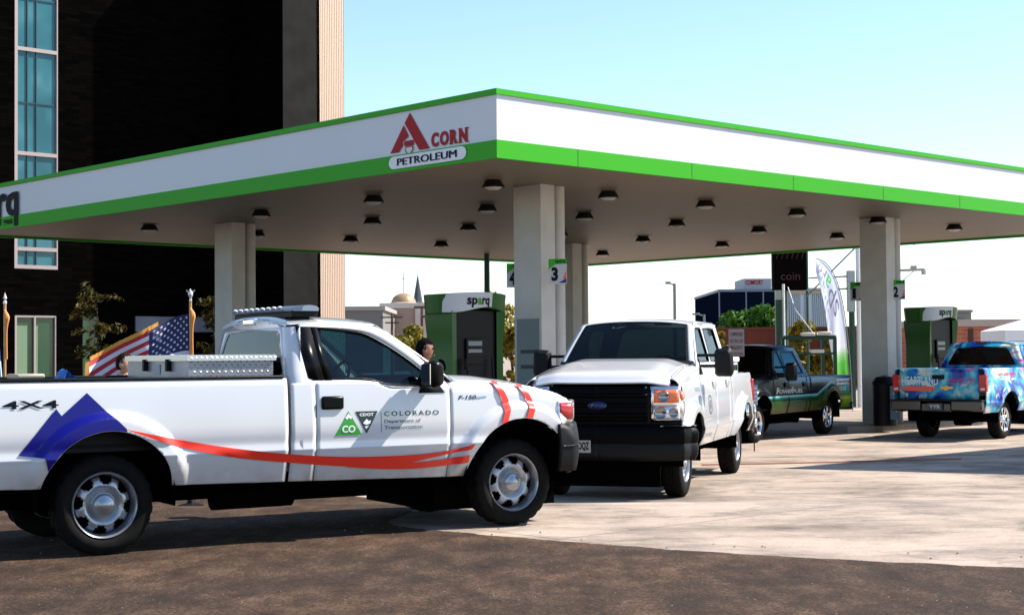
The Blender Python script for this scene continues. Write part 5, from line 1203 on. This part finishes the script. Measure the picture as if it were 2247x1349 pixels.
# long red-brown wall, brick building, tent
t, w_, h_ = bpx('boundary_wall', 'long dark red wall behind the shrubs and equipment', 1555, 1878, 722, 88, mat('dark_red_wall', (.11, .022, .010), .9, var=.2, vs=.5), .5, cat='wall')
MB().box(-w_/2, w_/2, -.1, .6, h_, h_+.12).obj('coping', mat('red_coping', (.10, .03, .015), .8), t)
BR2 = bpy.data.materials.new('red_brick'); BR2.use_nodes = True; n_ = BR2.node_tree; b_ = n_.nodes['Principled BSDF']; b_.inputs['Roughness'].default_value = .9
tc_ = n_.nodes.new('ShaderNodeTexCoord'); br_ = n_.nodes.new('ShaderNodeTexBrick'); br_.inputs['Scale'].default_value = 1; br_.inputs['Brick Width'].default_value = .6; br_.inputs['Row Height'].default_value = .2; br_.inputs['Mortar Size'].default_value = .02
br_.inputs['Color1'].default_value = (.36, .085, .04, 1); br_.inputs['Color2'].default_value = (.44, .12, .06, 1); br_.inputs['Mortar'].default_value = (.40, .22, .15, 1)
mp_ = n_.nodes.new('ShaderNodeMapping'); mp_.inputs['Rotation'].default_value = (R(90), 0, 0); n_.links.new(tc_.outputs['Object'], mp_.inputs[0]); n_.links.new(mp_.outputs[0], br_.inputs['Vector']); n_.links.new(br_.outputs['Color'], b_.inputs['Base Color'])
t, w_, h_ = bpx('brick_building', 'low red brick building behind the right-hand dispenser', 2020, 2300, 716, 78, BR2, 20)
MB().box(-w_/2-.1, w_/2+.1, -.12, 20, h_, h_+.35).obj('parapet', mat('tan_parapet', (.40, .33, .27), .8), t)
xx = at(2132, 740, 78).x-t.location.x; MB().box(xx-.16, xx+.05, -.12, 0, 0, h_-.1).obj('downpipe', mat('dark_brown_pipe', (.05, .02, .012), .7), t)
xx = at(2125, 700, 78).x-t.location.x; MB().box(xx-.75, xx+.75, 2, 4, h_+.35, h_+.75).box(xx-.6, xx-.1, 1.9, 3.9, h_+.3, h_+.55).box(xx-.8, xx+.8, 1.9, 4.1, h_+.75, h_+.9).obj('roof_unit', mat('grey_roof_unit', (.14, .16, .15), .6), t, bevel=.03)
xx = at(2024, 690, 78).x-t.location.x
for dx_, hh in ((0, 1.0), (-.25, .6), (-.4, .5)): MB().tube([(xx+dx_, 1, h_), (xx+dx_, 1, h_+hh)], .025, 6).obj('aerial', mat('lamp_grey'), t)
p = at(2205, 724, 50); t = thing('marquee_tent', 'white marquee tent with a sloping roof at the right edge', 'tent', (p.x, 50, GZ)); z1 = p.z-GZ
MB().add([(0, 0, z1), (6, 0, z1), (6, 2.6, z1), (0, 2.6, z1), (3, 1.3, z1+.9)], [(0, 1, 4), (1, 2, 4), (2, 3, 4), (3, 0, 4)]).obj('roof', mat('white_tent_cloth', (.78, .80, .84), .6), t, smooth=0)
MB().box(0, 6, 0, .02, z1-.35, z1-.005).box(0, .02, .02, 2.6, z1-.35, z1-.005).obj('valance', mat('white_tent_cloth'), t)
for a_, c_ in ((.05, .05), (5.95, .05), (.05, 2.55), (5.95, 2.55)): MB().tube([(a_, c_, 0), (a_, c_, z1)], .04, 8).obj('leg', WHITE2, t)
MB().box(.06, 5.9, 2.55, 2.58, 0, z1-.35).obj('back_wall', mat('white_tent_cloth'), t)
# notices
p = at(1616, 752, 30); t = thing('safety_notice', 'grey notice board with dark red lines of writing behind the white crew-cab bed', 'notice', (p.x, 30, GZ)); zt3 = at(1616, 722, 30).z-GZ; zb3 = at(1616, 782, 30).z-GZ
hw = 17/F_PX*30; MB().box(-hw, hw, -.01, .01, zb3, zt3).obj('board', mat('grey_board', (.22, .20, .20), .6), t)
for k, s_ in enumerate(('COMPRESSED', 'NATURAL GAS', 'EMERGENCY', 'SHUTDOWN')):
    z = zt3-.06-(zt3-zb3)*k/4.1; textfit(s_, (-hw*.85, hw*.85, z-.075, z), lambda u, v: (u, -.013, v), 'lettering', mat('dark_red_letters', (.10, .01, .015), .5), t, bold=.02)
MB().tube([(0, .02, 0), (0, .02, zb3)], .025, 8).obj('post', STEELG, t)
p = at(1654, 866, 29); t = thing('information_board', 'small white board with grey lines beside the tail of the white crew-cab pickup', 'notice', (p.x, 29, GZ)); zt3 = at(1650, 845, 29).z-GZ; zb3 = at(1650, 888, 29).z-GZ
hw = 8/F_PX*29; MB().box(-hw, hw, -.01, .01, zb3, zt3).obj('board', mat('pale_board', (.5, .5, .52), .6), t)
for k in range(5): MB().box(-hw*.9, hw*.9, -.013, -.0105, zb3+.03+k*.075, zb3+.055+k*.075).obj('text_line', mat('grey_lines', (.2, .2, .24), .6), t)
MB().tube([(0, .02, 0), (0, .02, zb3)], .012, 8).obj('post', BLACKP, t)
# hose on the concrete and overhead cable
hp = [at(1540, 1019, 1), at(1700, 1016, 1), at(1900, 1011, 1), at(1985, 1008, 1), at(2110, 1006, 1)]
hp = [Vector((0, 0, CH))+(q-Vector((0, 0, CH)))*((GZ+.016-CH)/(q.z-CH)) for q in hp]
# loose grit along the edge of the asphalt
rg = random.Random(3); gv = MB()
for k in range(900):
    x = rg.uniform(-4.5, 6); ye = float(np.interp(x, [-1.7, -1.27, .49, 3.54, 6.5], [15.4, 14.26, 12.74, 10.96, 9.8]))
    y = ye+rg.gauss(-.3, .6) if k % 3 == 0 else rg.uniform(8.6, ye)
    if y < 8.3 or y > 15.3: continue
    q = .003+.012*rg.random()**3; z = .004
    gv.add([(x-q, y-q*.6, z), (x+q, y-q*.5, z), (x+q*.2, y+q, z), (x+q*.1, y, z+q*rg.uniform(.6, 1.2))], [(0, 1, 3), (1, 2, 3), (2, 0, 3)])
tag(gv.obj('gravel', mat('grit', (.10, .075, .055), .9, var=.6, vs=9), smooth=0, fixn=False), 'loose grit scattered over the brown asphalt and its edge', 'gravel', None, 'stuff')
tag(MB().tube(smooth_pts([tuple(q) for q in hp], 2), .012, 6).obj('hose', mat('red_brown_hose', (.35, .10, .05), .6)), 'thin red-brown hose lying across the concrete behind the white crew-cab pickup', 'hose')
c0, c1 = at(1985, 530, 70), at(2400, 604, 70); cp_ = [c0.lerp(c1, k/12)-Zv*(.5*math.sin(math.pi*k/12)) for k in range(13)]
tag(MB().tube([tuple(q) for q in cp_], .012, 5).obj('overhead_cable', mat('lamp_grey')), 'thin overhead cable crossing the white sky at the right', 'cable')

# ---------------------------------------------------------------- feather flag
Yf = 49.5; fp = at(1868, 915, Yf); t = thing('feather_flag', 'tall white and green feather flag bowing left beside the right-hand column', 'feather flag', (fp.x, Yf, gz(Yf)))
def fr_(px, py): q = at(px, py, Yf); return Vector((q.x-fp.x, 0, q.z-gz(Yf)))
pole = smooth_pts([tuple(fr_(*q)) for q in ((1872, 915), (1866, 800), (1857, 710), (1845, 640), (1828, 595), (1808, 572), (1791, 567))], 3)
MB().tube(pole, .018, 8).obj('pole', mat('lamp_grey'), t)
rp = smooth_pts([tuple(fr_(*q)) for q in ((1868, 872), (1862, 800), (1855, 710), (1843, 640), (1826, 597), (1807, 575), (1793, 570))], 3)
lp = smooth_pts([tuple(fr_(*q)) for q in ((1864, 872), (1842, 835), (1832, 770), (1826, 720), (1815, 650), (1800, 600), (1792, 572))], 3)
nn = min(len(rp), len(lp))
lp = [(float(np.interp(c, [q[2] for q in rp], [q[0] for q in rp]))+1.5*(a-float(np.interp(c, [q[2] for q in rp], [q[0] for q in rp]))), .9*(a-float(np.interp(c, [q[2] for q in rp], [q[0] for q in rp]))), c) for a, b, c in lp]
fm_ = bpy.data.materials.new('feather_flag_cloth'); fm_.use_nodes = True; n_ = fm_.node_tree; b_ = n_.nodes['Principled BSDF']; b_.inputs['Roughness'].default_value = .7
tc_ = n_.nodes.new('ShaderNodeTexCoord'); sx_ = n_.nodes.new('ShaderNodeSeparateXYZ'); n_.links.new(tc_.outputs['Object'], sx_.inputs[0])
md = n_.nodes.new('ShaderNodeMath'); md.operation = 'MULTIPLY_ADD'; md.inputs[1].default_value = -.35; n_.links.new(sx_.outputs[0], md.inputs[0]); n_.links.new(sx_.outputs[2], md.inputs[2])
mr_ = n_.nodes.new('ShaderNodeMapRange'); mr_.inputs[2].default_value = 4.0; n_.links.new(md.outputs[0], mr_.inputs[0])
r_ = ramp(n_, [(.30, (.08, .42, .03)), (.40, (.10, .50, .05)), (.46, (.30, .62, .25)), (.52, (.80, .84, .88)), (.7, (.72, .76, .92)), (1, (.66, .72, .95))]); n_.links.new(mr_.outputs[0], r_.inputs[0]); n_.links.new(r_.outputs[0], b_.inputs['Base Color'])
tr_ = n_.nodes.new('ShaderNodeBsdfTranslucent'); n_.links.new(r_.outputs[0], tr_.inputs[0]); mx_ = n_.nodes.new('ShaderNodeMixShader'); mx_.inputs[0].default_value = .4
n_.links.new(b_.outputs[0], mx_.inputs[1]); n_.links.new(tr_.outputs[0], mx_.inputs[2]); n_.links.new(mx_.outputs[0], n_.nodes['Material Output'].inputs[0])
MB().grid(lambda i, k: tuple(Vector(rp[int(i)]).lerp(Vector(lp[int(i)]), k)+Vector((0, .05*math.sin(k*7+i*.3)*k, 0))), range(nn), np.linspace(0, 1, 9)).obj('flag_cloth', fm_, t, fixn=False)
def ftx(u, v):   # u along the banner from bottom (0) to top (1), v across
    i = u*(nn-1); i0 = int(min(i, nn-2)); a = Vector(rp[i0]).lerp(Vector(rp[i0+1]), i-i0); b = Vector(lp[i0]).lerp(Vector(lp[i0+1]), i-i0)
    return tuple(a.lerp(b, v)+Vector((.03, -.09, 0)))
textfit('s', (.47, .53, .25, .6), ftx, 'lettering', mat('grey_violet_ink', (.08, .08, .14), .6), t, bold=.0)
textfit('p', (.545, .62, .20, .75), ftx, 'lettering', mat('grey_violet_ink'), t)
textfit('a', (.635, .70, .25, .65), ftx, 'lettering', GREEN, t)
textfit('r', (.715, .76, .25, .62), ftx, 'lettering', mat('grey_violet_ink'), t)
textfit('q', (.77, .86, .22, .82), ftx, 'lettering', mat('grey_violet_ink'), t)

# ---------------------------------------------------------------- flags behind the bed of the near truck
YF = 17.6
def flagstand(px, pyt, label, us):
    p = at(px, pyt, YF); t = thing('flagpole', label, 'flag', (p.x, YF, gz(YF))); h = p.z-gz(YF)
    GOLD = mat('gold_fringe', (.60, .28, .03), .6, bump=.6, bs=120); WOOD = mat('varnished_pole', (.45, .22, .06), .35, coat=.5)
    MB().tube([(0, 0, 0), (0, 0, h-.13)], .015, 10).obj('pole', WOOD, t, smooth=60)
    MB().lathe([(0, 0), (.14, 0), (.14, .02), (.05, .04), (.03, .10), (0, .10)], 24, 'z').obj('base', BLACKP, t)
    td = smooth_pts([(.0, -.02, h-.20), (.035, -.03, h-.27), (.03, -.03, h-.33), (.02, -.02, h-.45), (.025, -.02, h-.75)], 2)
    MB().tube(td, [.012+.018*math.exp(-((i/len(td)-.35)/.18)**2) for i in range(len(td))], 8).obj('tassel', mat('orange_gold_cord', (.62, .24, .05), .6), t)
    return t, h
t, h = flagstand(418, 637, 'American flag with gold fringe on an eagle-topped pole behind the pickup bed', True)
SIL = mat('silver_eagle', (.62, .62, .60), .3, .5)
eg = MB().lathe([(0, -.13), (.016, -.12), (.012, -.08), (.026, -.06), (.028, -.03), (.015, -.005), (0, 0)], 14, 'z', (0, 0, h))
for s_ in (-1, 1): eg.add([(s_*.008, 0, h-.04), (s_*.045, .005, h-.015), (s_*.052, .0, h+.008), (s_*.03, -.005, h+.002), (s_*.008, -.01, h-.012), (s_*.02, .012, h-.02)], [(0, 1, 2, 3, 4), (0, 5, 1), (4, 3, 5), (3, 2, 5), (2, 1, 5), (0, 4, 5)])
eg.tube([(0, -.005, h-.01), (.0, -.02, h+.008), (.0, -.034, h+.002)], [.009, .009, .002], 8).obj('eagle', SIL, t, smooth=50)
fly, hst, zt4 = 1.10, .80, at(418, 688, YF).z-gz(YF)
def flg(u, v):  # u 0 hoist..1 fly end; v 0 top..1 bottom
    x = -.012-fly*(u-.04*math.sin(u*3)); sag = .27*u+.26*u**1.8
    tilt = 1-.22*(1-u)*0
    z = zt4-sag-hst*v*(1-.18*math.sin(math.pi*min(u, 1)))+.02*math.sin(u*9+v*2)
    y = .12*math.sin(u*9+v*2.6)*(.25+u)+.05*math.sin(v*5+u*4)*u-.10*u
    return (x-.06*v*u+.04*math.sin(v*3)*u, y, z)
FR, FWH, FB = mat('flag_red', (.34, .004, .008), .7), mat('flag_white', (.52, .52, .60), .7), mat('flag_blue', (.004, .008, .07), .7)
fg = MB(); nu, nv = 44, 52
V = [flg(i/nu, j/nv) for i in range(nu+1) for j in range(nv+1)]; F = []; MI = []
fg.v = V
for i in range(nu):
    for j in range(nv):
        fg.f.append((i*(nv+1)+j, (i+1)*(nv+1)+j, (i+1)*(nv+1)+j+1, i*(nv+1)+j+1)); st = j*13//nv
        fg.mi.append(2 if (i < nu*.42 and st < 7) else (0 if st % 2 == 0 else 1))
fo = fg.obj('flag_cloth', [FR, FWH, FB], t, fixn=False)
stars = MB(); k5 = []
for r_i in range(9):
    for c_i in range(6 if r_i % 2 == 0 else 5):
        u0 = (.035+.07*c_i+(.035 if r_i % 2 else 0)); v0 = (r_i+1)/10*7/13
        pts = []
        for q in range(10): rr = (.017 if q % 2 == 0 else .0075); a = math.pi/2+q*math.pi/5; pts.append((u0+rr*math.cos(a)/fly*1.15, v0-rr*math.sin(a)/hst*1.15))
        b0 = len(stars.v); P_ = [flg(*q_) for q_ in pts]; stars.add([(x, y-.012, z) for x, y, z in P_]+[tuple(Vector(flg(u0, v0))+Vector((0, -.012, 0)))], [(q, (q+1) % 10, 10) for q in range(10)])
so = stars.obj('stars', FWH, fo, smooth=0, fixn=False); so['kind'] = 'stuff'
fr2 = MB()
fr2.grid(lambda u, k: tuple(Vector(flg(u, 0))+Vector((.01*random.random(), -.004, .045*k+.006*random.random()*k))), np.linspace(.35, 1, 60), (0, 1))
fr2.grid(lambda v, k: tuple(Vector(flg(1, v))+Vector((-.045*k-.006*random.random()*k, -.004, 0))), np.linspace(0, 1, 50), (0, 1))
fr2.obj('fringe', mat('gold_fringe'), fo, fixn=False)
t, h = flagstand(11, 641, 'spear-topped flagpole with a furled blue and white flag at the left edge', False)
MB().lathe([(0, -.14), (.02, -.13), (.02, -.10), (.008, -.09), (.022, -.07), (.0, .0)], 12, 'z', (0, 0, h)).obj('spear', SIL, t, smooth=30)
fl2 = MB(); fl2.grid(lambda a, z: ((-.06+(.04+.10*(1-z/1.6))*math.cos(a)*(1+.25*math.sin(a*5)))-.05, (.04+.10*(1-z/1.6))*math.sin(a)*(1+.25*math.cos(a*4)), h-.62-(1.6-z)*.9), np.linspace(0, 2*math.pi, 36), np.linspace(1.6, .1, 10))
mi_ = []
for i in range(35):
    for j in range(9): mi_.append(2 if j < 1 or j > 6 else 1)
fl2.mi = mi_; fl2.obj('flag_cloth', [FR, mat('flag_pale_blue', (.45, .6, .75), .7), mat('flag_royal_blue', (.01, .03, .25), .7)], t, fixn=False)
# odd things in the bed of the near truck
tt = thing('equipment_case', 'beige equipment case lying in the pickup bed near the left edge', 'case'); tt.matrix_world = mw @ Matrix.Translation((-.30, .35, .855)) @ Matrix.Rotation(.1, 4, 'Z')
MB().box(-.11, .11, -.12, .12, 0, .50).obj('body', mat('dark_beige', (.10, .09, .07), .7), tt, bevel=.02); MB().box(-.12, .12, -.13, .13, .50, .54).obj('lid', mat('beige_lid', (.30, .27, .22), .6), tt, bevel=.015)
tp_ = MB(); rnd = random.Random(5)
tp_.grid(lambda u, v: (.26*(u-.5), .4*(v-.5), .50*math.sin(math.pi*min(max(.12+.76*u, 0), 1))**.7*(.9+.12*math.sin(v*9+u*5))+.02*math.sin(u*23+v*17)), np.linspace(0, 1, 16), np.linspace(0, 1, 16))
ob = tag(tp_.obj('tarpaulin', mat('blue_tarpaulin', (.02, .12, .42), .45)), 'crumpled blue tarpaulin in the pickup bed beside the beige case', 'tarpaulin'); ob.matrix_world = mw @ Matrix.Translation((.02, .30, .87+.04))

# ---------------------------------------------------------------- people
SKIN = mat('skin', (.42, .20, .12), .5); 
def skin_mesh(name, verts, edges, radii, m, parent, root=0, sub_=2):
    me = bpy.data.meshes.new(name); me.from_pydata(verts, edges, []); o = bpy.data.objects.new(name, me); COL.objects.link(o)
    q = o.modifiers.new('skin', 'SKIN'); q.use_smooth_shade = True
    sv = me.skin_vertices
    if not sv: 
        b = bmesh.new(); b.from_mesh(me); b.verts.layers.skin.verify(); b.to_mesh(me); b.free(); sv = me.skin_vertices
    for i, r in enumerate(radii): sv[0].data[i].radius = (r, r) if not isinstance(r, tuple) else r
    sv[0].data[root].use_root = True
    s_ = o.modifiers.new('sub', 'SUBSURF'); s_.levels = sub_; s_.render_levels = sub_
    dg = bpy.context.evaluated_depsgraph_get(); me2 = bpy.data.meshes.new_from_object(o.evaluated_get(dg)); bpy.data.objects.remove(o)
    me2.name = name; me2.materials.clear(); me2.materials.append(m)
    for p_ in me2.polygons: p_.use_smooth = True
    o = bpy.data.objects.new(name, me2); COL.objects.link(o); o.parent = parent; return o
def person(label, x, y, rz, H, shirt, trousers, hairc, skinc=SKIN, head_turn=0, long=False):
    t = thing('person', label, 'person', (x, y, gz(y)), rz); s = H/1.75      # faces +x in its own frame
    v = []; e = []; r = []
    def P(a, b, c, rr, par=None):
        v.append((a*s, b*s, c*s)); r.append(tuple(q*s for q in rr) if isinstance(rr, tuple) else rr*s)
        if par is not None: e.append((par, len(v)-1))
        return len(v)-1
    pel = P(0, 0, .95, (.12, .15)); ab = P(.01, 0, 1.10, (.10, .13), pel); ch = P(0, 0, 1.28, (.11, .15), ab); nk0 = P(-.01, 0, 1.42, (.08, .10), ch); nk = P(-.005, 0, 1.50, .052, nk0); hd0 = P(.01, 0, 1.58, .055, nk)
    for sd_ in (-1, 1):
        hip = P(0, sd_*.09, .88, .085, pel); kn = P(.03, sd_*.10, .49, .058, hip); an = P(-.02, sd_*.10, .09, .038, kn); P(.10, sd_*.11, .03, (.03, .042), an)
        shd = P(-.01, sd_*.18, 1.40, .058, nk0); el_ = P(-.03, sd_*.235, 1.12, .042, shd); wr = P(.08, sd_*.23, .89, .027, el_); pm = P(.10, sd_*.225, .82, (.018, .036), wr)
        for fi, (dy, ln) in enumerate(((-.028, .07), (-.010, .08), (.009, .076), (.026, .06))):
            k1 = P(.112, sd_*.225+dy*.9, .775, .0095, pm); k2 = P(.125+.004*fi, sd_*.225+dy, .775-ln*.5, .0085, k1); P(.118, sd_*.225+dy, .775-ln, .007, k2)
        th1 = P(.13, sd_*.225-sd_*.03, .80, .010, wr); P(.145, sd_*.225-sd_*.04, .755, .008, th1)
    body = skin_mesh('body', v, e, r, skinc, t)
    # clothing: shells a little proud of the body, cut at neck, cuffs, waist and ankles
    def shell(name, m, test, off):
        me = body.data.copy(); b = bmesh.new(); b.from_mesh(me); b.normal_update()
        bmesh.ops.delete(b, geom=[f for f in b.faces if not test(f.calc_center_median()/s)], context='FACES')
        for q in b.verts: q.co += q.normal*off
        b.to_mesh(me); b.free(); me.materials.clear(); me.materials.append(m); o = bpy.data.objects.new(name, me); COL.objects.link(o); o.parent = t
        sl = o.modifiers.new('s', 'SOLIDIFY'); sl.thickness = .004; return o
    shell('shirt', shirt, lambda c: (.93 < c.z < 1.475 and abs(c.y) < .17) or (abs(c.y) >= .17 and c.z > 1.12), .012)
    shell('trousers', trousers, lambda c: .09 < c.z < 1.0 and abs(c.y) < .19, .010)
    shell('shoe', BLACKP, lambda c: c.z < .10, .006)
    hp_ = empty('head', (.015*s, 0, 1.64*s), head_turn, t)
    hm = bmesh.new(); bmesh.ops.create_uvsphere(hm, u_segments=28, v_segments=20, radius=1)
    for q in hm.verts:
        a, b_, c = q.co; w2 = 1-.22*max(0, -c)**1.2
        px_, py_, pz_ = a*.098, b_*.077*w2, c*.118
        if a > .0: px_ = a*.088*(1-.12*max(0, -c)**3)
        if a > .75 and abs(b_) < .28 and -.42 < c < .12: px_ += .024*(1-abs(b_)/.28)*(1-abs(c+.25)/.4 if c < .12 else 0)
        for ey in (-.33, .33): px_ -= .010*math.exp(-((b_-ey)**2+(c-.1)**2)/.02) if a > 0 else 0
        px_ += .006*math.exp(-((c+.52)**2)/.008)*(1 if a > .6 and abs(b_) < .35 else 0)
        if a > .3 and c < -.7: px_ += .012
        q.co = Vector((px_, py_, pz_))*s
    me = bpy.data.meshes.new('face'); hm.to_mesh(me); hm.free(); me.materials.append(skinc)
    for p_ in me.polygons: p_.use_smooth = True
    fo_ = bpy.data.objects.new('face', me); COL.objects.link(fo_); fo_.parent = hp_
    for sd_ in (-1, 1):
        MB().lathe([(0, .004), (.010, .003), (.011, -.004)], 12, 'y', (0, 0, 0)).obj('eye', mat('dark_eye', (.02, .012, .01), .2), hp_).location = (.078*s, sd_*.027*s, .013*s)
        hp_.children[-1].rotation_euler = (0, 0, -R(90))
        ear = MB().lathe([(.0, .0), (.012, .008), (.022, .012), (.028, .004), (.026, -.004)], 14, 'y').obj('ear', skinc, hp_, smooth=60); ear.location = (-.005*s, sd_*.078*s, -.01*s); ear.scale = (.75, sd_, 1.15)
    MB().box(.083*s, .090*s, -.022*s, .022*s, -.060*s, -.052*s).obj('mouth', mat('lip', (.30, .08, .06), .5), hp_, bevel=.003)
    # hair: cap over the skull, longer at the back
    hb_ = bmesh.new(); bmesh.ops.create_uvsphere(hb_, u_segments=32, v_segments=22, radius=1)
    dl = [f for f in hb_.faces if (f.calc_center_median().x > .25 and f.calc_center_median().z < .50) or f.calc_center_median().z < (-.55 if not long else -.9) or (f.calc_center_median().x > .0 and f.calc_center_median().z < .05)]
    bmesh.ops.delete(hb_, geom=dl, context='FACES'); rn = random.Random(int(x*100))
    for q in hb_.verts:
        a, b_, c = q.co; j = 1+rn.uniform(-.03, .05); q.co = Vector((a*.108*j-.004, b_*.087*j, c*.128*j+.002))*s
    me = bpy.data.meshes.new('hair'); hb_.to_mesh(me); hb_.free(); me.materials.append(hairc)
    for p_ in me.polygons: p_.use_smooth = True
    ho = bpy.data.objects.new('hair', me); COL.objects.link(ho); ho.parent = hp_; q = ho.modifiers.new('s', 'SOLIDIFY'); q.thickness = .012
    return t
HB = mat('brown_hair', (.022, .009, .005), .9, bump=.8, bs=60, spec=.1); HK = mat('black_hair', (.003, .002, .002), .9, bump=.8, bs=60, spec=.1)
p = at(272, 800, 17.0); person('person with brown hair standing behind the pickup bed in front of the flag', p.x, 17.0, R(-18), 1.64, mat('dark_shirt', (.02, .02, .025), .8), mat('dark_trousers', (.01, .01, .012), .8), HB, mat('tan_skin', (.50, .25, .15), .5))
p = at(932, 765, 17.2); person('person with black hair and a pale shirt seen over the windscreen of the near pickup', p.x, 17.2, R(-8), 1.79, mat('pale_shirt', (.50, .50, .44), .8), mat('dark_trousers'), HK, mat('brown_skin', (.20, .08, .05), .5))
p = at(967, 765, 26); person('person in a blue top standing beside the left fuel dispenser', p.x, 26, R(120), 1.72, mat('blue_top', (.02, .05, .13), .8), mat('dark_trousers'), HK, mat('pink_skin', (.45, .2, .16), .5))
